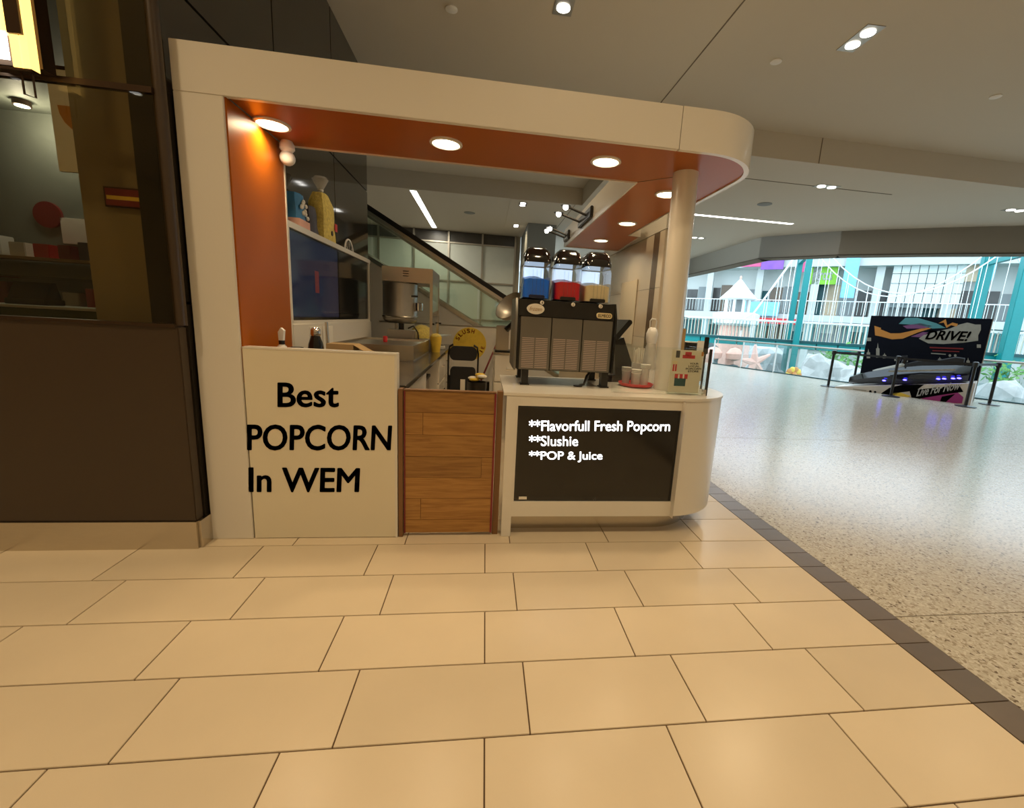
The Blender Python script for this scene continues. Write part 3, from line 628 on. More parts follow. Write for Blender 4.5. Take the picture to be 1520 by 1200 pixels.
t = bag('popcorn_bag', 'tall clear bag full of yellow popcorn on the shelf', 'bag', 4.03, .30, .17, .37, 'popcorn', True); B(.086, .092, .05, .10, .10, .16).build('red_label', 'red', t); MB().cyl((.084, -.02, .07), (.09, -.02, .07), .02, n=12).build('seal', 'lampbronze', t)
t = thing('glass_plate', 'round glass plate with wire stand on the shelf', 'plate', (-1.37, 4.78, 1.852)); MB().tube([(0, .14*cos(a*pi/16), .14*sin(a*pi/16)) for a in range(17)], .008).build('rim', 'clearwhite', t)
MB().ext([(.13*cos(a*pi/16), .13*sin(a*pi/16)) for a in range(17)], 'x', -.002, .002).build('pane', 'glass', t)
for a in (40, 90, 140): MB().tube([(0.004, 0, 0), (0.004, .13*cos(radians(a)), .13*sin(radians(a)))], .004, 6).build('wire', 'chrome', t)

# folding chair, stool, broom, file cabinet at the back
t = thing('folding_chair', 'black padded folding chair standing folded beside the drawer cabinet', 'chair', (-.245, 5.25, 0)); t.scale = (.84, 1, 1.04)
def rrect(x0, x1, z0, z1, r): return arc(x1-r, z1-r, r, 0, 90, 5)+arc(x0+r, z1-r, r, 90, 180, 5)+arc(x0+r, z0+r, r, 180, 270, 5)+arc(x1-r, z0+r, r, 270, 360, 5)
MB().ext(rrect(-.19, .19, .77, .93, .07), 'y', -.04, 0).build('backrest', 'fabricblack', t, .006); MB().ext(rrect(-.175, .175, .36, .70, .05), 'y', -.06, -.01).build('seat', 'fabricblack', t, .006)
for s_ in (-1, 1):
    MB().tube([(s_*.205, -.01, 0), (s_*.205, -.01, .85), (s_*.19, -.01, .92), (s_*.14, -.01, .945)], .013).build('leg', 'black', t); MB().tube([(s_*.18, -.035, .01), (s_*.185, -.035, .6)], .011).build('leg', 'black', t)
B(-.03, .035, -.066, -.06, .40, .56).build('tag', 'paper', t)
t = thing('waste_bin', 'black bin overflowing with crumpled yellow wrappers', 'bin', (-.07, 4.75, 0)); t.scale = (.95, .95, 1.08); MB().lathe([(.09, 0), (.11, .58), (.105, .58), (.085, .01)]).build('body', 'black', t)
for k in range(5): MB().ball((random.uniform(-.05, .07), random.uniform(-.06, .06), .60+.012*k), .06, .05, .02, 8, 5).build('wrapper', 'paper' if k % 2 else 'yellow', t)
t = thing('broom', 'dark red handled broom leaning in the back corner', 'broom', (0, 0, 0)); MB().cyl((-.04, 6.0, .45), (.22, 6.36, 1.08), .013, n=10).build('handle', 'darkred', t); B(-.20, .08, 5.94, 6.02, .0, .45).build('brush', 'black', t)
t = thing('file_cabinet', 'white two-drawer cabinet with a wire handle near the back wall', 'cabinet', (.33, 5.7, 0))
B(-.21, .19, -.22, .3, 0, .87).build('body', 'white', t, .004); B(-.22, .2, -.23, .31, .87, .895).build('top', 'steel', t)
for z0, z1 in ((.06, .52), (.535, .86)):
    d = B(-.2, .18, -.238, -.22, z0, z1).build('drawer', 'white', t, .003); MB().tube([(-.05, -.238, z1-.14), (-.05, -.26, z1-.17), (.05, -.26, z1-.17), (.05, -.238, z1-.14)], .005, 6).build('handle', 'chrome', d)
t = thing('drink_mixer', 'steel drink mixer with a tilted bowl on the white cabinet', 'mixer', (.28, 5.7, .895)); B(-.15, .07, -.15, .15, 0, .02).build('foot', 'black', t); B(-.14, .02, -.12, .12, .02, .33).build('body', 'steel', t, .01)
bl_ = MB().lathe([(.002, 0), (.1, .02), (.17, .09), (.20, .17), (.195, .17), (.16, .095), (.09, .03), (.002, .012)], n=28).build('bowl', 'steel_dull', t); bl_.location = (.10, -.2, .48); bl_.rotation_euler = (radians(55), 0, radians(-50))
MB().cyl((-.02, -.14, .28), (.06, -.17, .36), .035, n=14).build('hub', 'black', t)

# ---------------- slush machine
sm = thing('slush_machine', 'black and steel slush machine with three lidded drink bowls', 'drink machine', (.515, 2.80, ZC))
Wd = .315; D0, D1 = 0.0, .46
MB().ext([(D0, .10), (D0+.006, .435), (D0+.05, .545), (D1, .555), (D1, .10)], 'x', -Wd, Wd).build('body', 'black', sm, .008)
for s_ in (-1, 1): MB().ext([(D0-.004, .10), (D0-.002, .45), (D0+.05, .55), (D1, .555), (D1, .10)], 'x', s_*Wd if s_ < 0 else Wd, (Wd+.014)*s_).build('side_cheek', 'slushpanel' if s_ < 0 else 'gloss_black', sm)
MB().ext([(D0-.006, .438), (D0+.002, .46), (D0+.03, .545), (D0+.06, .545), (D0+.06, .438)], 'x', -Wd+.005, Wd-.005).build('top_fascia', 'gloss_black', sm, .004)
for k in range(3):
    x0 = -.295+k*.2; p_ = B(x0, x0+.194, D0-.012, D0-.001, .105, .437).build('front_panel', 'slushpanel', sm, .002)
    mb = MB()
    for c_ in (0, 1):
        for r_ in range(17): z = .118+r_*.0115; mb.box(x0+.013+c_*.086, x0+.013+c_*.086+.078, D0-.0135, D0-.012, z, z+.0048)
    q = mb.build('louvre_slots', 'louvre', p_); q['kind'] = 'stuff'
for x, y in ((-.25, .05), (.285, .05), (-.25, .40), (.285, .40)):
    l_ = B(x-.022, x+.022, y-.03, y+.03, 0.008, .10).build('leg', 'black', sm); B(x-.03, x+.03, y-.038, y+.038, 0, .008).build('foot', 'black', l_)
MB().tube([(.12, .04, .008), (.15, .04, .015), (.17, .06, .07), (.2, .08, .1)], .008, 8).build('drain_tube', 'black', sm); MB().cyl((.11, .04, 0), (.11, .04, .008), .03, n=12).build('drain_cap', 'black', sm)
MB().ext([(-.205+.055*cos(a*pi/16), .487+.033*sin(a*pi/16)) for a in range(32)], 'y', D0-.006, D0+.04).build('oval_badge', 'paper', sm)
text_mesh('frozen', Vector((.515-.205-.04, 2.80-.007, ZC+.475)), Vector((.515-.205+.04, 2.80-.007, ZC+.475)), Vector((.515-.205-.04, 2.80-.007, ZC+.50)), .001, 'cardboard', 'badge_lettering', sm, 0, .3)
MB().ext(rrect(.19, .292, .452, .488, .017), 'y', D0-.006, D0+.03).build('brand_plate', 'slushcream', sm)
text_mesh('ELMECO', Vector((.515+.20, 2.80-.007, ZC+.460)), Vector((.515+.283, 2.80-.007, ZC+.460)), Vector((.515+.20, 2.80-.007, ZC+.480)), .001, 'black', 'plate_lettering', sm)
for k, x in enumerate((-.165, .035, .215)):
    q = MB().cyl((x, D0+.005, .528), (x, D0+.02, .53), .012, n=16).build('number_disc', 'paper', sm)
    text_mesh(str(k+1), Vector((.515+x-.003, 2.80+.0045, ZC+.521)), Vector((.515+x+.003, 2.80+.0045, ZC+.521)), Vector((.515+x-.003, 2.80+.0045, ZC+.535)), .0008, 'black', 'number', sm)
for k, (x, m_) in enumerate(((-.20, 'slushblue'), (.0, 'slushred'), (.195, 'slushcream'))):
    y = .20; hw_ = .087
    def ringpoly(w, d, z, r=.03): return [(px_, py_, z) for px_, py_ in rrect(x-w, x+w, y-d, y+d, r)]
    def loft(name, levels, m__, par):
        V = [p for lv in levels for p in lv]; n = len(levels[0]); F = [(j*n+i, j*n+(i+1) % n, (j+1)*n+(i+1) % n, (j+1)*n+i) for j in range(len(levels)-1) for i in range(n)]+[tuple(range(n))[::-1], tuple(range((len(levels)-1)*n, len(levels)*n))]
        return MB().add(V, F).build(name, m__, par)
    bo = loft('bowl', [ringpoly(hw_, .17, .555), ringpoly(hw_, .17, .74), ringpoly(hw_-.012, .155, .79)], 'plastic_clear', sm)
    lv = [ringpoly(hw_-.006, .162, .558), ringpoly(hw_-.006, .162, .672-.008*k)]
    V = [p for p in lv[0]]+[(p[0], p[1], p[2]+.03*cos((p[0]-x)/hw_*1.2)+.02*((p[1]-y)/.16)) for p in lv[1]]; n = len(lv[0])
    V.append((x, y, .705-.008*k))
    MB().add(V, [tuple(range(n))[::-1]]+[(i, (i+1) % n, n+(i+1) % n, n+i) for i in range(n)]+[(n+i, n+(i+1) % n, 2*n) for i in range(n)]).build('slush', m_, bo)
    loft('lid', [ringpoly(hw_-.004, .165, .775, .03), ringpoly(hw_-.002, .16, .80, .035), ringpoly(hw_-.012, .14, .85, .04), ringpoly(hw_-.03, .11, .872, .04)], 'gloss_black', sm)
    for q in (-.03, -.005, .02, .04): MB().cyl((x+q, y-.171, .56), (x+q, y-.171, .73), .0022, n=6).build('bowl_rib', 'plastic_clear', bo)
    B(x-.05, x+.05, y-.18, y-.165, .553, .575).build('spout_block', 'black' if k else 'navy', sm, .004)
    B(x-.07, x+.07, y+.10, y+.105, .685, .77).build('bowl_lamp', 'bowllamp', bo)

# ---------------- right counter things
t = thing('point_of_sale', 'black tilted point-of-sale monitor on a heavy base behind the slush machine', 'monitor', (1.035, 3.22, ZC))
B(-.14, .12, -.1, .12, 0, .05).build('base', 'black', t, .008); MB().ext([(-.06, .05), (.10, .05), (-.02, .33), (-.09, .30)], 'y', -.06, .06).build('stand', 'black', t)
MB().ext([(-.17, .27), (-.02, .46), (.0, .455), (.005, .435), (-.135, .255), (-.16, .255)], 'y', -.15, .15).build('screen', 'gloss_black', t, .003)
t = thing('serving_tray', 'round red plastic tray on the white counter', 'tray', (1.065, 2.955, ZC)); MB().lathe([(.10, 0), (.117, .01), (.122, .026), (.115, .026), (.104, .012), (.002, .012)], n=40).build('dish', 'red', t)
for (x, y, h, lb) in ((1.0, 2.985, .12, 'left stack of clear plastic cups on the red tray'), (1.043, 2.897, .115, 'front stack of clear plastic cups on the red tray'), (1.112, 2.918, .15, 'right stack of clear plastic cups on the red tray')):
    t = thing('cup_stack', lb, 'cups', (x, y, ZC+.012), 0, 'plastic cup stacks'); MB().lathe([(.025, 0), (.034, h-.03), (.032, h-.03), (.023, .003)], n=20).build('cup', 'frosted', t)
    for k in range(3): MB().lathe([(.032, h-.03+k*.01), (.036, h-.022+k*.01), (.033, h-.022+k*.01)], n=20).build('cup_rim', 'clearwhite', t)
t = thing('straw_holder', 'clear holder full of white wrapped straws on the red tray', 'straws', (1.083, 3.01, ZC+.012)); MB().lathe([(.035, 0), (.042, .15), (.04, .15), (.033, .004)], n=20).build('holder', 'frosted', t)
for k in range(16): a = k*2.4; r_ = .028*math.sqrt((k+.5)/16); MB().cyl((r_*cos(a), r_*sin(a), .006), (r_*1.5*cos(a), r_*1.5*sin(a), .245+.01*sin(k*3)), .0045, n=6).build('straw', 'paper', t)
t = thing('syrup_dispenser', 'clear bottle with a white pump and loop handle beside the column', 'dispenser', (1.19, 3.06, ZC))
MB().lathe([(.05, 0), (.052, .05), (.048, .22), (.032, .30)], n=20).build('bottle', 'frosted', t); MB().lathe([(.032, .30), (.04, .33), (.042, .37), (.03, .405), (.015, .415)], n=20).build('pump_head', 'clearwhite', t)
MB().tube([(-.022, 0, .41), (-.024, 0, .46), (-.014, 0, .475), (.014, 0, .475), (.024, 0, .46), (.022, 0, .41)], .004).build('loop_handle', 'clearwhite', t)
t = thing('sneeze_guard', 'clear glass counter shield with a dark edge post', 'shield', (1.12, 2.650, ZC)); B(-.32, .31, -.004, .004, 0, .298).build('pane', 'glass', t)
B(.31, .318, -.012, .012, 0, .30).build('edge_post', 'black', t); B(.309, .317, .012, .30, 0, .30).build('side_pane', 'glass', t); B(.29, .31, -.012, .012, 0, .04).build('clamp', 'chrome', t)
cd = thing('counter_poster', 'cream printed popcorn shop card standing behind the glass shield', 'poster', (1.29, 2.672, ZC))
B(-.105, .10, -.004, .004, .01, .285).build('card', 'panelcream', cd); B(-.11, .105, -.006, .02, 0, .012).build('holder_foot', 'glass_green', cd)
def cdt(body, u0, u1, vb, vt, m_): px_text(body, u0, u1, vb, vt, 2.668, m_, cd, .0006, 'print', .02)
cdt('YOUR', 1024, 1037, 541.5, 538.7, 'letter_black'); cdt('LOCAL', 1022, 1038, 545.3, 542.5, 'letter_black'); cdt('POPCORN', 1018, 1041, 549.2, 546.3, 'letter_black'); cdt('STORE', 1021, 1037, 553, 550.2, 'letter_black')
def cbx(u0, v0, u1, v1, m_, y=2.668, nm='print'):
    a, b_ = Yp(u0, v1, y), Yp(u1, v0, y); o = Vector(cd.location); B(a.x-o.x, b_.x-o.x, y-.0006-o.y, y-o.y, a.z-o.z, b_.z-o.z).build(nm, m_, cd)
cbx(1013, 528, 1032, 532, 'red'); cbx(1017, 523, 1027, 528, 'red'); cbx(998, 541, 1005, 551, 'red'); cbx(1000.5, 541, 1002.5, 551, 'paper', 2.667); cbx(998, 536, 1006, 541, 'slushcream'); cbx(1000, 562, 1018, 573, 'tealdark'); cbx(1001, 556, 1021, 562, 'red'); cbx(1006, 556, 1009, 562, 'paper', 2.667); cbx(1013, 556, 1016, 562, 'paper', 2.667); cbx(1003, 521, 1010, 531, 'shopdark'); cbx(1041, 523, 1045, 529, 'posterorange')
t = thing('parcel_box', 'tall brown cardboard box standing behind the white column', 'box', (1.40, 3.12, ZC)); B(-.05, .05, -.05, .05, 0, .42).build('carton', 'cardboard', t, .003); B(-.02, .02, -.052, -.05, 0, .42).build('tape', 'panelcream', t)
a = Yp(1029, 512, 3.45); b_ = Yp(1042, 506, 3.40)
t = thing('card_reader', 'black cabinet on the counter behind the white column', 'device', (a.x, 3.5, ZC)); B(-.06, .06, -.05, .05, 0, .31).build('body', 'black', t, .004); B(-.062, .062, -.052, .052, .31, .318).build('lid', 'whitepaint', t)
one(B(-.035, .035, -.003, .003, 0, .33), 'price_sheet', 'whitepaint', 'white upright sheet beside the black cabinet on the counter', 'sheet', (b_.x, 3.40, ZC))
t = thing('pin_pad', 'small black pin pad on a stalk at the counter shield edge', 'device', (1.555, 2.95, ZC)); MB().cyl((0, 0, 0), (0, 0, .25), .007).build('stalk', 'black', t); B(-.014, .014, -.012, .012, .25, .37).build('pad', 'black', t, .004)
# wing fixtures: two clip lamps on the inner fascia
for i, (ya, yb, lb) in enumerate(((4.28, 5.02, 'twin bulb clip lamp on the inner white fascia'), (5.5, 5.88, 'small clip lamp at the far end of the inner fascia'))):
    t = thing('clip_lamp', lb, 'lamp', (.985, (ya+yb)/2, 2.38)); h = (yb-ya)/2
    B(-.03, 0, -h*.8, h*.8, -.06, .04).build('bracket', 'black', t, .006)
    for y_, x_ in ((-.3*h, -.2), (.55*h, -.22)):
        MB().cyl((-.03, y_, -.01), (x_, y_+.05, .06), .012, n=8).build('arm', 'black', t); MB().ball((x_-.03, y_+.06, .06), .028, .028, .028).build('bulb', 'coolglow', t)
        MB().lathe([(.05, -.002), (.052, 0), (.05, .002)], (x_-.03, y_+.06, .075), 12).build('guard', 'black', t)

# tiled wall of the neighbouring stand (behind the column)
tw = thing('tiled_stand_wall', 'polished cream tiled wall with a brown strip behind the white column', 'wall panel', (1.95, 5.6, 0))
B(-.19, -.15, -1.17, 1.2, 0, 2.29).build('core', 'black', tw); B(-.20, -.14, -1.18, 1.2, 2.29, 2.62).build('white_header', 'white', tw)
yy = [-1.17, -1.04, -.88, -.08, .56, 1.2]; zz = [0, .6, 1.2, 1.72, 2.285]
for i, (a, b_) in enumerate(zip(yy, yy[1:])):
    for c, d in zip(zz, zz[1:]): B(-.2, -.19, a+.002, b_-.002, c+.002, d-.002).build('tile', 'browntile' if i == 1 else 'sandtile', tw)
B(-.2, -.15, -1.178, -1.17, 0, 2.285).build('end_tile', 'sandtile', tw)
t = thing('glass_notice', 'pale framed notice on the polished tiled wall', 'notice', (1.745, 5.6, 1.1)); B(-.008, 0, -.5, .1, 0, .75).build('sheet', 'cream', t); 

# ---------------- escalator behind the kiosk
es = thing('escalator', 'escalator with glass sides and black handrails behind the kiosk', 'escalator', (-1.8, 7.6, 0))
sl = .563; EX0, EX1 = -4.0, 3.3
def ez(x, h): return h-sl*(x+1.8)                # x local; height at local x=0 is world X=-1.8
class EB(KB):
    def build(s, name, m, parent=None, bevel=0, loc=None): return KB.build(s, name, m, parent, bevel, loc, Vector((-1.8, 7.6, 0)))
def hz(X, base): return base-sl*(X+1.97)
for Yc, nm in ((7.25, 'near'), (8.15, 'far')):
    xs = [-5.6, 1.7]
    EB().ext([(xs[0], 0), (xs[0], hz(xs[0], 2.17)), (xs[1], hz(xs[1], 2.17)), (xs[1]+.5, 0)], 'y', Yc-.06, Yc+.06).build('skirt_cladding', 'white', es)
    EB().ext([(xs[0], hz(xs[0], 2.17)), (xs[0], hz(xs[0], 2.24)), (xs[1], hz(xs[1], 2.24)), (xs[1], hz(xs[1], 2.17))], 'y', Yc-.07, Yc+.07).build('deck_strip', 'steel', es)
    for k in range(4):
        a = xs[0]+k*(xs[1]-xs[0])/4; b2 = a+(xs[1]-xs[0])/4-.015
        EB().ext([(a, hz(a, 2.24)), (a, hz(a, 2.82)), (b2, hz(b2, 2.82)), (b2, hz(b2, 2.24))], 'y', Yc-.006, Yc+.006).build('glass_panel', 'glass_green', es)
    EB().ext([(xs[0], hz(xs[0], 2.88)), (xs[0], hz(xs[0], 2.96)), (xs[1], hz(xs[1], 2.96)), (xs[1]+.3, hz(xs[1], 2.9)), (xs[1]+.3, hz(xs[1], 2.8)), (xs[1], hz(xs[1], 2.88))], 'y', Yc-.04, Yc+.04).build('handrail', 'black', es)
    EB().ext([(xs[0], hz(xs[0], 2.82)), (xs[0], hz(xs[0], 2.88)), (xs[1], hz(xs[1], 2.88)), (xs[1], hz(xs[1], 2.82))], 'y', Yc-.03, Yc+.03).build('rail_channel', 'steel', es)
mb = EB()
for k in range(17): x = 1.6-k*.4; mb.box(x-.4, x, 7.33, 8.07, max(0, hz(x, 2.0)-.25), hz(x, 2.0))
mb.build('steps', 'steel_dull', es)

# ---------------- concourse ceiling fittings
def twin(loc, rz, label, p):
    t = thing('twin_downlight', label, 'ceiling light', loc, rz, 'twin recessed downlights')
    B(-.085, .085, -.19, .19, -.006, 0).build('plate', 'steel_dull', t)
    for s_ in (-1, 1): MB().cyl((0, s_*.09, -.006), (0, s_*.09, -.012), .06, n=18).build('lens', 'coolglow', t)
    if p: lamp('concourse_light', 'AREA', (loc[0], loc[1], loc[2]-.02), p*.165, WARM, .3, spread=radians(125))
a = G(1277, 57, ZN); twin((a.x, a.y, ZN), -.05, 'twin recessed downlight in the upper ceiling right of the canopy', 170)
a = G(839, 0, ZN); twin((a.x, a.y+.0, ZN), 0, 'twin recessed downlight in the ceiling above the canopy at the picture edge', 120)
for (u, v_, lb) in ((1227, 277, 'twin downlight in the lower ceiling nearest the canopy end'), (1507, 312, 'twin downlight in the lower ceiling at the right edge'), (776, 303, 'nearer twin downlight seen through the kiosk opening'), (766, 335, 'farther twin downlight seen through the kiosk opening'), (1036, 353, 'distant twin downlight just right of the white column')):
    a = G(u, v_, ZF); twin((a.x, a.y, ZF), pi/2 if u > 1000 else 0, lb, 60)
k_ = 0
for x in (-4.8, -2.1, .6, 3.3, 6.2, 9.2):
    for y in (-5.6, -2.4, .9):
        k_ += 1; twin((x, y, ZN), 0, 'twin downlight above and behind the viewer, %s row, %s from the left' % ({-5.6: 'third', -2.4: 'second', .9: 'first'}[y], pos_[[-4.8, -2.1, .6, 3.3, 6.2, 9.2].index(x)]), 125 if x < 5 else 60)
twin((6.2, 3.9, ZN), 0, 'twin recessed downlight high in the ceiling outside the right edge', 70); twin((9.2, 3.0, ZN), 0, 'twin recessed downlight far outside the right edge', 50)
t = thing('linear_light', 'thin linear ceiling light seen through the kiosk above the escalator', 'ceiling light', (-1.51, 11.45, ZF)); B(-.06, .06, -1.85, 1.85, -.006, 0).build('diffuser', 'coolglow', t); B(-.075, .075, -1.87, 1.87, -.003, 0).build('frame', 'whitepaint', t)
for y in (10.2, 12.6): lamp('linear_lamp', 'AREA', (-1.51, y, ZF-.02), 20, (1, .9, .68), .5)
t = thing('linear_light', 'long thin linear ceiling light right of the white column', 'ceiling light', (5.42, 9.36, ZF)); B(-1.14, 1.14, -.045, .045, -.006, 0).build('diffuser', 'coolglow', t); B(-1.16, 1.16, -.06, .06, -.003, 0).build('frame', 'whitepaint', t)
lamp('linear_lamp', 'AREA', (5.42, 9.36, ZF-.02), 25, (1, .95, .85), .5)
for (u, v_, z, lb) in ((1152, 91, ZN, 'round white sprinkler cover in the upper ceiling right of the canopy'), (1478, 143, ZN, 'round white sprinkler cover in the upper ceiling at far right'), (670, 13, ZN, 'round white sprinkler cover in the ceiling above the fascia')):
    a = G(u, v_, z); one(MB().lathe([(.055, 0), (.055, -.008), (.04, -.014)], n=20), 'sprinkler_cover', 'whitepaint', lb, 'sprinkler', (a.x, a.y, z), group='sprinkler covers')
for (u, v_, lb) in ((1135, 303, 'round grey ceiling speaker beyond the canopy corner'), (697, 316, 'round grey ceiling speaker seen through the kiosk')):
    a = G(u, v_, ZF); one(MB().lathe([(.13, 0), (.13, -.006), (.11, -.012)], n=24), 'ceiling_speaker', 'facadegrey', lb, 'speaker', (a.x, a.y, ZF), group='ceiling speakers')

# ================================================================== CONCOURSE RIGHT: display, stanchions, balustrade
RA = Vector((9.33, 10.50, 0)); RB = Vector((10.92, 8.33, 0)); rd = (RB-RA).normalized(); rang = math.atan2(rd.y, rd.x); rl = (RB-RA).length; nb = Vector((-rd.y, rd.x, 0))   # nb points away from camera
def loc2(o): return (o.x, o.y, 0)
rp_ = thing('display_ramp', 'white printed ramp platform under the watercraft', 'ramp', loc2(RA), rang)
MB().ext([(0, 0), (0, .03), (rl*.98, .50), (rl*.98, 0)], 'y', .0, 1.0).build('platform', 'rampwhite', rp_)
def RP(u, v_): p = Pl(u, v_, RA, RB); return p
def decal(name, pts, m_, th=.003, A=RA, Bp=RB, org=RA, par=None, off=0):
    q = [Pl(u, v_, A, Bp) for u, v_ in pts]; P2 = [((p-org).dot(rd), p.z) for p in q]
    y0 = (Vector((A[0], A[1], 0))-Vector((org[0], org[1], 0))).dot(nb)
    return MB().ext(P2, 'y', y0-th-off, y0-off).build(name, m_, par)
decal('yellow_print', [(1322, 584), (1337, 583), (1352, 588), (1341, 594), (1323, 592)], 'yellow', par=rp_)
decal('magenta_print', [(1362, 595), (1372, 590), (1400, 586), (1422, 583), (1430, 590), (1428, 599), (1410, 599)], 'magenta', par=rp_)
decal('black_print', [(1395, 597), (1398, 589), (1418, 585), (1403, 598)], 'letter_black', .003, par=rp_, off=.003)
decal('black_print', [(1305, 586), (1320, 576), (1340, 571), (1372, 571), (1360, 580), (1335, 583), (1322, 590)], 'letter_black', par=rp_)
for dx in (0, 7): decal('round_mark', [(1292+dx+2*cos(k*pi/6), 581.5+dx*.15+2*sin(k*pi/6)) for k in range(12)], 'letter_black', par=rp_)
decal('line_print', [(1266, 577), (1286, 579.5), (1286, 581), (1266, 578.5)], 'postergrey', par=rp_)
decal('black_print', [(1350, 580), (1424, 572), (1430, 582), (1400, 586), (1354, 594)], 'letter_black', .002, par=rp_, off=.003)
a, b_, c = RP(1360, 589), RP(1425, 578), RP(1362, 577)
text_mesh('Live For Now', a-nb*.006, b_-nb*.006, c-nb*.006, .003, 'whitepaint', 'lettering', rp_, .025, .3)
# poster wall
PO = RA+nb*1.05; PB = RB+nb*1.05
pw = thing('poster_wall', 'tall black display wall printed with a racing graphic', 'display', loc2(PO), rang)
def pl2(u, v_): p = Pl(u, v_, PO, PB); return (p-PO).dot(rd), p.z
q = [pl2(1293, 470), pl2(1474, 472)]; x0 = min(q[0][0], q[1][0]); x1 = max(q[0][0], q[1][0]); zt = (q[0][1]+q[1][1])/2
B(x0, x1, 0, .09, 0, zt).build('board', 'posterblack', pw, .004); B(x1, x1+.015, -.005, .095, 0, zt).build('edge_trim', 'steel_dull', pw)
def pd(name, pts, m_, off=0): return decal(name, pts, m_, .004, PO, PB, PO, pw, off)
pd('orange_arrow', [(1298, 484), (1308, 487), (1307, 489), (1322, 495), (1336, 495), (1350, 492), (1372, 487), (1384, 487), (1362, 494), (1340, 503), (1324, 504), (1309, 500), (1299, 498)], 'posterorange')
pd('teal_wave', [(1334, 481), (1344, 472), (1362, 472), (1390, 480), (1404, 487), (1384, 488), (1366, 483)], 'posterteal')
pd('plum_wave', [(1340, 484), (1366, 480), (1384, 484), (1374, 488), (1346, 488)], 'posterplum'); pd('plum_streak', [(1352, 500), (1370, 493), (1378, 494), (1366, 501)], 'posterplum')
pd('splash', [(1364, 503), (1370, 498), (1392, 492), (1410, 488), (1424, 482), (1436, 479), (1448, 482), (1456, 482), (1456, 490), (1452, 498), (1452, 506), (1430, 509), (1400, 511), (1378, 510)], 'postergrey')
pd('orange_swirl', [(1393, 480), (1404, 474), (1406, 483), (1414, 479), (1422, 481), (1420, 485), (1412, 483), (1405, 487), (1401, 479)], 'posterorange', .002)
a, b_, c = Pl(1373, 504, PO, PB), Pl(1440, 507, PO, PB), Pl(1375, 490, PO, PB)
text_mesh('DRIVE!', a-nb*.006, b_-nb*.006, c-nb*.006, .004, 'letter_black', 'lettering', pw, .03, .35)
pd('red_line', [(1380, 515), (1430, 517), (1430, 519), (1380, 517)], 'darkred'); pd('red_line', [(1384, 520), (1424, 521.5), (1424, 523), (1384, 521.5)], 'darkred'); pd('grey_line', [(1382, 524), (1404, 525.5), (1404, 527), (1382, 525.5)], 'postergrey')
for u in (1410, 1418): pd('round_mark', [(u+2*cos(k*pi/6), 528+2*sin(k*pi/6)) for k in range(12)], 'postergrey')
for u, v_, h in ((1303, 509, 22), (1289, 518, 14), (1313, 524, 8), (1330, 530, 6), (1345, 532, 6), (1425, 530, 10), (1437, 531, 12), (1395, 530, 7)): pd('skyline_print', [(u-2.5, v_+h), (u-2.5, v_+h*.4), (u-1, v_+h*.35), (u, v_), (u+1, v_+h*.35), (u+2.5, v_+h*.4), (u+2.5, v_+h)], 'postergrey')
for u, v_ in ((1290, 504), (1453, 514)): pd('corner_mark', [(u-3, v_-2.5), (u+3, v_-2.5), (u+3, v_+2.5), (u-3, v_+2.5)], 'postergrey')
# watercraft
jw = thing('watercraft', 'black personal watercraft with blue lights resting on the ramp', 'watercraft', loc2(RA+rd*.25+nb*.5), rang)
def wl_(x): return .03+.47*(x+.25)/(rl*.98)+.0
def hull(levels, name, m_):
    V = []; n = len(levels[0])
    for lv in levels: V += lv
    MB().add(V, [(j*n+i, j*n+i+1, (j+1)*n+i+1, (j+1)*n+i) for j in range(len(levels)-1) for i in range(n-1)]+[tuple(range(n)), tuple(range((len(levels)-1)*n, len(levels)*n))[::-1]]).build(name, m_, jw)
secs = []
for x, w, hb, ht in ((-.05, .10, .10, .22), (.3, .30, .05, .34), (.8, .40, .03, .42), (1.4, .42, .02, .45), (2.0, .40, .02, .42), (2.25, .36, .04, .38)):
    z = wl_(x); secs.append([(x, -w, z+ht*.55), (x, -w*.8, z+hb), (x, 0, z+hb*.6), (x, w*.8, z+hb), (x, w, z+ht*.55), (x, w*.6, z+ht), (x, 0, z+ht*1.08), (x, -w*.6, z+ht), (x, -w, z+ht*.55)])
hull(secs, 'hull', 'gloss_black')
secs = []
for x, w, z0_, z1_ in ((.25, .08, .33, .35), (.5, .2, .36, .44), (.85, .2, .42, .52), (1.0, .14, .42, .56), (1.1, .1, .42, .50)):
    z = wl_(x)-.02; secs.append([(x, -w, z+z0_), (x, -w*.7, z+z1_*.95), (x, 0, z+z1_), (x, w*.7, z+z1_*.95), (x, w, z+z0_), (x, -w, z+z0_)])
hull(secs, 'hood', 'postergrey')
secs = []
for x, w, z1_ in ((1.05, .14, .52), (1.3, .17, .58), (1.6, .17, .56), (1.95, .18, .62), (2.1, .14, .58)):
    z = wl_(x)-.02; secs.append([(x, -w, z+.40), (x, -w*.8, z+z1_), (x, 0, z+z1_+.02), (x, w*.8, z+z1_), (x, w, z+.40), (x, -w, z+.40)])
hull(secs, 'seat', 'fabricblack')
z = wl_(1.0); MB().tube([(.98, -.32, z+.70), (1.02, -.2, z+.71), (1.03, 0, z+.68), (1.02, .2, z+.71), (.98, .32, z+.70)], .02).build('handlebar', 'black', jw); MB().cyl((1.0, 0, z+.5), (1.03, 0, z+.68), .05).build('steering_column', 'black', jw)
for x in (.75, 1.15, 1.75, 1.85, 2.0, 2.1): MB().ball((x, -.42, wl_(x)+.12), .04, .02, .018, 8, 5).build('blue_light', 'led', jw)
MB().ext([(.8, wl_(.8)+.33), (2.0, wl_(2)+.30), (2.0, wl_(2)+.34), (.8, wl_(.8)+.37)], 'y', -.43, -.40).build('stripe', 'postergrey', jw)
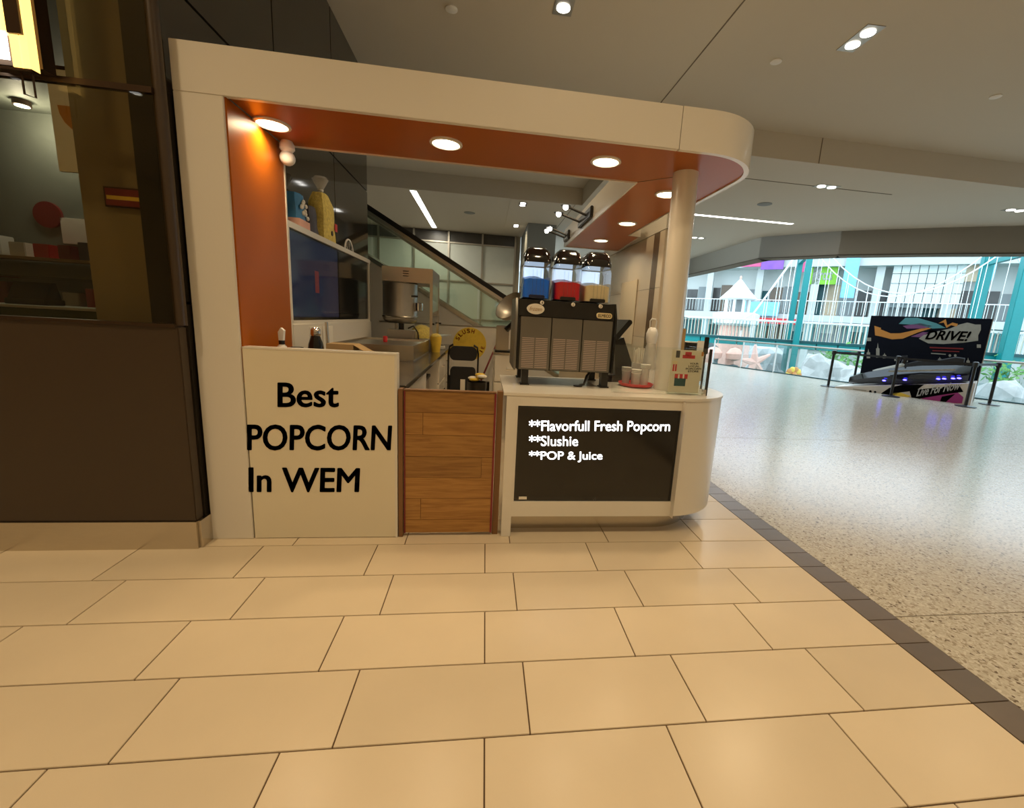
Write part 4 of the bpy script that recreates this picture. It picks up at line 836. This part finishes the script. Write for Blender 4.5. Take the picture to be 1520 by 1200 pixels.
# stanchions
def stanch(u, v_, label):
    a = G(u, v_); t = thing('stanchion', label, 'stanchion', (a.x, a.y, 0), 0, 'belt barrier posts around the display')
    MB().lathe([(.18, 0), (.18, .015), (.06, .03), (.035, .04)], n=20).build('base', 'black', t); MB().cyl((0, 0, .03), (0, 0, .93), .032, n=14).build('post', 'black', t); MB().lathe([(.045, .87), (.05, .88), (.05, .97), (.03, .985)], n=16).build('belt_head', 'black', t); return Vector((a.x, a.y, 0))
s1 = stanch(1229, 574, 'black belt stanchion at the low left end of the ramp'); s2 = stanch(1322, 589, 'black belt stanchion in front of the middle of the ramp'); s3 = stanch(1433, 604, 'black belt stanchion in front of the right end of the display'); s4 = stanch(1468, 601, 'black belt stanchion right of the display wall')
s5 = stanch(1266, 572, 'black belt stanchion behind the left end of the watercraft')
def belt(p, q, label):
    d = (q-p).normalized(); n = Vector((-d.y, d.x, 0))*.003; a, b_ = p+d*.052, q-d*.052
    one(MB().add([a-n+Vector((0, 0, .9)), b_-n+Vector((0, 0, .9)), b_+n+Vector((0, 0, .9)), a+n+Vector((0, 0, .9)), a-n+Vector((0, 0, .95)), b_-n+Vector((0, 0, .95)), b_+n+Vector((0, 0, .95)), a+n+Vector((0, 0, .95))], [(0, 3, 2, 1), (4, 5, 6, 7), (0, 1, 5, 4), (1, 2, 6, 5), (2, 3, 7, 6), (3, 0, 4, 7)]), 'barrier_belt', 'fabricblack', label, 'belt', group='barrier belts')
belt(s1, s2, 'black barrier belt along the left half of the ramp'); belt(s2, s3, 'black barrier belt along the right half of the ramp'); belt(s3, s4, 'short black barrier belt closing the right end of the display'); belt(s1, s5, 'black barrier belt closing the left end of the display')
# glass balustrade
gb = thing('glass_balustrade', 'glass balustrade with a grey top rail along the atrium edge', 'balustrade', (0, 0, 0))
pts = []
for a, b_ in zip(GL, GL[1:]):
    a, b_ = Vector((*a, 0)), Vector((*b_, 0)); n = max(1, round((b_-a).length/1.3))
    for k in range(n): pts.append(a+(b_-a)*k/n)
pts.append(Vector((*GL[-1], 0)))
pts = [p+Vector((-.10, -.05, 0)) for p in pts]
for i, (a, b_) in enumerate(zip(pts, pts[1:])):
    d = (b_-a).normalized(); n = Vector((-d.y, d.x, 0))*.006; a2, b2 = a+d*.01, b_-d*.01
    MB().prism([(a2.x, a2.y), (b2.x, b2.y), (b2.x+n.x, b2.y+n.y), (a2.x+n.x, a2.y+n.y)], .02, .96).build('glass_panel', 'glass', gb)
    if i < 3: B(a.x-.02, a.x+.02, a.y-.02, a.y+.02, 0, .96).build('post', 'whitepaint', gb)
MB().tube([p+Vector((0, 0, .98)) for p in pts], .028, 8).build('top_rail', 'steel_dull', gb); MB().tube([p+Vector((0, 0, .015)) for p in pts], .02, 6).build('base_rail', 'tealdark', gb)

# ================================================================== ATRIUM
struct(B(2, 70, 2, 70, -2.2, -1.6).box(0, 0, 0, 0, 0, 0) if False else MB().prism([(8.6, 19.2), (9.5, 16.8), (11.0, 12.3), (13.2, 9.0), (17.5, 2.5), (60, 2.5), (60, 60), (8, 60)], -1.7, -1.2), 'floor_water', 'water', 'shallow green pool water filling the atrium floor', 'water')
BA, BBp = (22.1, 16.3), (15.3, 20.2)
A3, B3 = Vector((*BA, 0)), Vector((*BBp, 0)); bd = (B3-A3).normalized(); bn = Vector((-bd.y, bd.x, 0)); bn = bn if bn.x > 0 else -bn
bang = math.atan2(bd.y, bd.x); BLen = (B3-A3).length
br_ = thing('suspension_bridge', 'turquoise suspension footbridge with white cables and netted rails', 'bridge', (BA[0], BA[1], 0), bang)
def bl2(u, v_): p = Pl(u, v_, BA, BBp); return (p-A3).dot(bd), p.z
side = -1 if Vector((-sin(bang), cos(bang), 0)).dot(bn) < 0 else 1
x_end = BLen+5.4; zdk = 1.02
k = 0; x = -3.0
while x < x_end:
    B(x+.02, x+.88, 0, side*1.8, zdk-.36, zdk-.06).build('deck_segment', 'teal', br_); B(x, x+.9, min(-side*.06, side*1.86), max(-side*.06, side*1.86), zdk-.06, zdk+.05).build('deck_plank', 'tealdark', br_); x += .9
for y in (0, side*1.8):
    MB().tube([(-3, y, zdk+.95), (x_end, y, zdk+.95)], .03, 6).build('hand_rail', 'whitepaint', br_)
    nmb = MB(); xx = -3.0
    while xx < x_end: nmb.box(xx, xx+.03, y-.012, y+.012, zdk+.03, zdk+.92); xx += .17
    n_ = nmb.build('railing_bars', 'cream' if y == 0 else 'teal', br_); n_['kind'] = 'stuff'
# towers
def tower(xl, tops, par, lw=.19):
    for y in (-.15*side-lw*side, side*2.75+lw*side):
        B(xl-lw, xl+lw, y-lw, y+lw, -1.2, tops).build('tower_leg', 'teal', par, .02)
    B(xl-.14, xl+.14, min(-.1*side, side*2.7), max(-.1*side, side*2.7), tops-.5, tops-.2).build('cross_beam', 'teal', par); B(xl-.1, xl+.1, min(-.1*side, side*2.7), max(-.1*side, side*2.7), tops-1.5, tops-1.3).build('cross_beam', 'teal', par)
tower(0, 6.6, br_, .20); tower(BLen, 6.6, br_, .13)
def cable(y, pts, r=.035): MB().tube([(p[0], y, p[1]) for p in pts], r*.8, 6).build('main_cable', 'whitepaint', br_)
def sag(t_): return 3.45+2.8*(2*t_-1)**2
for y in (0, side*1.8):
    cable(y, [(BLen*i/16, sag(i/16)) for i in range(17)])
    cable(y, [(BLen+i*.5, max(zdk+.95, 6.15-i*.95)) for i in range(7)]); cable(y, [(-i*.5, max(zdk+1.1, 6.15-i*.8)) for i in range(7)])
    for i in range(1, 18): t_ = i/18; MB().cyl((BLen*t_, y, zdk), (BLen*t_, y, sag(t_)), .013, n=6).build('hanger', 'whitepaint', br_)
    for i in range(1, 6): MB().cyl((BLen+i*.5, y, zdk), (BLen+i*.5, y, 6.15-i*.95), .018, n=6).build('hanger', 'whitepaint', br_)
    for i in range(1, 4): MB().cyl((-i*.7, y, zdk), (-i*.7, y, 6.15-i*1.12), .018, n=6).build('hanger', 'whitepaint', br_)
# pavilion
p0 = CAM+ray(1092, 470)*30; pv = thing('pavilion', 'round white pavilion with a pointed cone roof on the far shore', 'pavilion', (p0.x, p0.y, 0)); s_ = 30/650.
MB().lathe([(1.3, -1.2), (1.1, .8), (.9, 1.7)], n=12).build('base', 'coral', pv); MB().lathe([(1.0, 1.7), (1.45, 1.85), (1.5, 2.5), (1.2, 2.6)], n=20).build('drum', 'whitepaint', pv)
for k in range(8): a = k*pi/4; MB().cyl((.75*cos(a), .75*sin(a), 2.55), (.75*cos(a), .75*sin(a), 3.55), .09, n=10).build('column', 'whitepaint', pv)
MB().lathe([(.4, 2.55), (.4, 3.5)], n=12).build('core', 'facadegrey', pv); MB().lathe([(.95, 3.45), (1.2, 3.52), (.6, 4.15), (.10, 4.75), (.04, 4.8)], n=10).build('cone_roof', 'whitepaint', pv); MB().ball((0, 0, 4.9), .07, .07, .14).build('finial', 'coral', pv)
# rocks
def rock(c, r, sz, label, m_='rock'):
    bm = bmesh.new(); bmesh.ops.create_icosphere(bm, subdivisions=3, radius=1); rn = random.Random(int(c[0]*97+c[1]*13))
    ph = [rn.uniform(0, 6) for _ in range(9)]
    for v in bm.verts:
        p = v.co; k = 1+.16*sin(3*p.x+ph[0])*cos(4*p.y+ph[1])+.12*sin(6*p.z+ph[2]+3*p.x)+.07*sin(11*p.y+ph[3])*cos(9*p.x+ph[4])
        v.co = Vector((p.x*r*k, p.y*r*k, p.z*sz*k))
    me = bpy.data.meshes.new('rock'); bm.to_mesh(me); bm.free(); me.materials.append(MATS[m_])
    o = bpy.data.objects.new('rock', me); col.objects.link(o); o.location = c; return tag(o, label, 'rock', 'rocks in the pool')
def at(u, v_, t_, z): p = CAM+ray(u, v_)*t_; return (p.x, p.y, z)
rock(at(1222, 535, 18.8, -.6), 1.0, 1.2, 'broad pale rock right of the turquoise bridge leg'); rock(at(1282, 545, 16.2, -.75), .9, 1.0, 'pale rock beyond the left stanchion'); rock(at(1140, 525, 26, -.8), 1.1, 1.6, 'grey rock left of the turquoise bridge leg')
rock(at(1150, 540, 18.6, -.9), .5, .9, 'dark narrow rock in front of the bridge leg', 'rockdark'); rock(at(1490, 565, 13.6, -.8), 1.0, 1.2, 'pale rock at the right edge behind the display wall'); rock(at(1228, 560, 15.6, -1.1), .4, .5, 'low white rock close behind the balustrade'); rock(at(1200, 552, 17, -.95), .5, .5, 'flat white rock beside the orange flower')
rock(at(1035, 520, 27, -.9), 1.5, 1.5, 'large dark rock in the pool beyond the bridge deck', 'rockdark')
t = thing('starfish_sculpture', 'pink starfish sculpture at the pool edge', 'sculpture', at(1120, 535, 18.3, -.5))
mb = MB()
for k in range(5):
    a = k*2*pi/5+.5; mb.cyl((0, 0, .6), (.75*cos(a)*.9, -.1, .6+.75*sin(a)), .18, .05, n=8)
mb.ball((0, 0, .6), .25, .15, .25).build('arms', 'coral', t); MB().cyl((0, .1, -.7), (0, .1, .5), .2, .15).build('stand', 'rockdark', t)
t = thing('flower_sculpture', 'orange flower sculpture with green leaves beside the bridge leg', 'sculpture', at(1178, 545, 16.4, -1.2))
MB().cyl((0, 0, 0), (0, 0, 1.0), .08).build('stem', 'leaf', t)
for k in range(10): a = k*pi/5; MB().ball((.22*cos(a), -.05, 1.05+.2*sin(a)), .13, .06, .12, 8, 6).build('petal', 'yellow' if k % 2 else 'posterorange', t)
MB().ball((0, -.08, 1.05), .12, .08, .12).build('flower_heart', 'posterorange', t)
for k in range(7): a = k*.9; MB().ball((-.35+.1*cos(a*2), .05*sin(a), .35+.1*k), .25, .05, .07, 8, 5).build('leaf', 'leaf', t)
for i, (u, lb) in enumerate(((1060, 'left'), (1091, 'right'))):
    t = thing('clam_sculpture', f'{lb} pink clam shell seat behind the balustrade', 'sculpture', at(u, 520, 20.6, -1.2), .6, 'clam shell seats')
    MB().lathe([(.05, 1.15), (.5, 1.25), (.55, 1.5), (.3, 1.72), (.02, 1.78)], n=16, sx=1, sy=.6).build('upper_shell', 'coral', t); MB().lathe([(.05, .4), (.45, .5), (.55, .75), (.3, .95), (.02, 1.0)], n=16, sx=1, sy=.6).build('lower_shell', 'rockdark', t); MB().cyl((0, .2, 0), (0, .2, 1.3), .2).build('hinge', 'coral', t)

# ---------------- far facade around the pool
FA, FBp = (14.0, 44.0), (46.0, 15.0)
F3 = Vector((*FA, 0)); fd = (Vector((*FBp, 0))-F3).normalized(); fang = math.atan2(fd.y, fd.x); fn = Vector((-fd.y, fd.x, 0))
fb = thing('far_arcade', 'two-storey white shopping arcade across the atrium', 'building', (FA[0], FA[1], 0), fang)
def fs(u, v_): p = Pl(u, v_, FA, FBp); return (p-F3).dot(fd), p.z
def frect(name, u0, v0, u1, v1, m_, y0=0, y1=.3):
    a = fs(u0, (v0+v1)/2)[0]; b2 = fs(u1, (v0+v1)/2)[0]; um = (u0+u1)/2; z0 = fs(um, v1)[1]; z1 = fs(um, v0)[1]
    return B(a, b2, y0, y1, z0, z1).build(name, m_, fb)
B(-25, 60, .3, .8, -1.5, 7.8).build('rear_wall', 'facade', fb)
B(-25, 60, -1.2, .3, 2.45, 2.95).build('gallery_slab', 'facade', fb)
B(-25, 60, -1.4, .3, 6.6, 7.2).build('roof_slab', 'facade', fb)
B(-25, 60, -1.5, -1.2, 7.2, 8.0).build('roof_edge', 'whitepaint', fb)
for s0 in range(-20, 58, 4): B(s0, s0+.5, -.9, -.4, -1.5, 7.0).build('column', 'facade', fb)
rr_ = random.Random(3)
for s0 in range(-12, 50):
    for z0, z1 in ((.2, 2.2), (3.0, 5.4)):
        B(s0+.04, s0+.94, .2, .32, z0, z1-rr_.uniform(0, .6)).build('shop_window', rr_.choice(['shopdark', 'shopdark', 'shopwarm', 'facadegrey', 'shopdark', 'facadegrey', 'tealdark', 'skyblue', 'browntile']), fb)
mb = MB()
for k in range(300): mb.box(-20+k*.26, -20+k*.26+.03, -1.21, -1.18, 3.05, 4.0)
mb.build('gallery_balusters', 'curtain', fb)['kind'] = 'stuff'
B(-20, 58, -1.22, -1.16, 4.0, 4.06).build('gallery_rail', 'whitepaint', fb)
g_ = frect('green_shopfront', 1197, 398, 1243, 424, 'greensign', -.9, -.6); a = fs(1214, 412); b2 = fs(1236, 412); zc = fs(1225, 418)[1]; ztp = fs(1225, 407)[1]
def fw3(s0, y, z): return F3+fd*s0+fn*y+Vector((0, 0, z))
text_mesh('crocs', fw3(a[0], -.92, zc), fw3(b2[0], -.92, zc), fw3(a[0], -.92, ztp), .02, 'whitepaint', 'shop_lettering', fb, .012)
frect('green_pillar', 1193, 412, 1199, 470, 'greensign', -1.0, -.7)
frect('banner', 1108, 378, 1136, 400, 'pink', -1.75, -1.6); frect('banner', 1136, 378, 1168, 404, 'purple', -1.75, -1.6); frect('banner', 1190, 380, 1200, 408, 'pink', -1.75, -1.6); frect('banner', 1252, 388, 1272, 445, 'skyblue', -1.75, -1.6); frect('banner', 1452, 372, 1470, 420, 'skyblue', -1.75, -1.6)
a = fs(1320, 425)[0]; b2 = fs(1428, 415)[0]; z0 = fs(1375, 452)[1]; z1 = fs(1375, 394)[1]
for k in range(8):
    for j in range(4): B(a+(b2-a)*(k+.04)/8, a+(b2-a)*(k+.96)/8, -.95, -.7, z0+(z1-z0)*(j+.03)/4, z0+(z1-z0)*(j+.97)/4).build('curtain_pane', 'curtain', fb)
B(a, b2, -.72, -.68, z0-.3, z1+.6).build('curtain_frame', 'facadegrey', fb)
frect('beige_wall', 1428, 385, 1452, 420, 'shopwarm', -.8, -.5); frect('blue_screen', 1110, 450, 1160, 470, 'skyblue', -1.6, -1.4); frect('red_stall', 1120, 474, 1190, 482, 'red', -2.2, -1.8)
# people-free clutter: planters of foliage on the far shore
for i, (u, t_) in enumerate(((1056, 36), (1245, 25), (1300, 18.8), (1510, 16.5))):
    p = at(u, 500, t_, -1.2); o = thing('shrub', ['small shrub at the far left shore below the pavilion', 'green shrub behind the broad pale rock', 'green shrub left of the display wall', 'green shrub at the right edge behind the bridge leg'][i], 'shrub', p, 0, 'shrubs on the pool shore')
    mb = MB(); rn = random.Random(i)
    for k in range(140):
        c = Vector((rn.gauss(0, .45), rn.gauss(0, .45), 1.5+rn.gauss(0, .28))); d = Vector((rn.uniform(-1, 1), rn.uniform(-1, 1), rn.uniform(-.6, 1))).normalized()*.18; e = d.orthogonal().normalized()*.06
        mb.add([c-d, c+e, c+d, c-e], [(0, 1, 2, 3)])
    mb.build('foliage', 'leaf', o)['kind'] = 'stuff'; MB().cyl((0, 0, 0), (0, 0, 1.4), .12, .06).build('stem', 'rockdark', o)
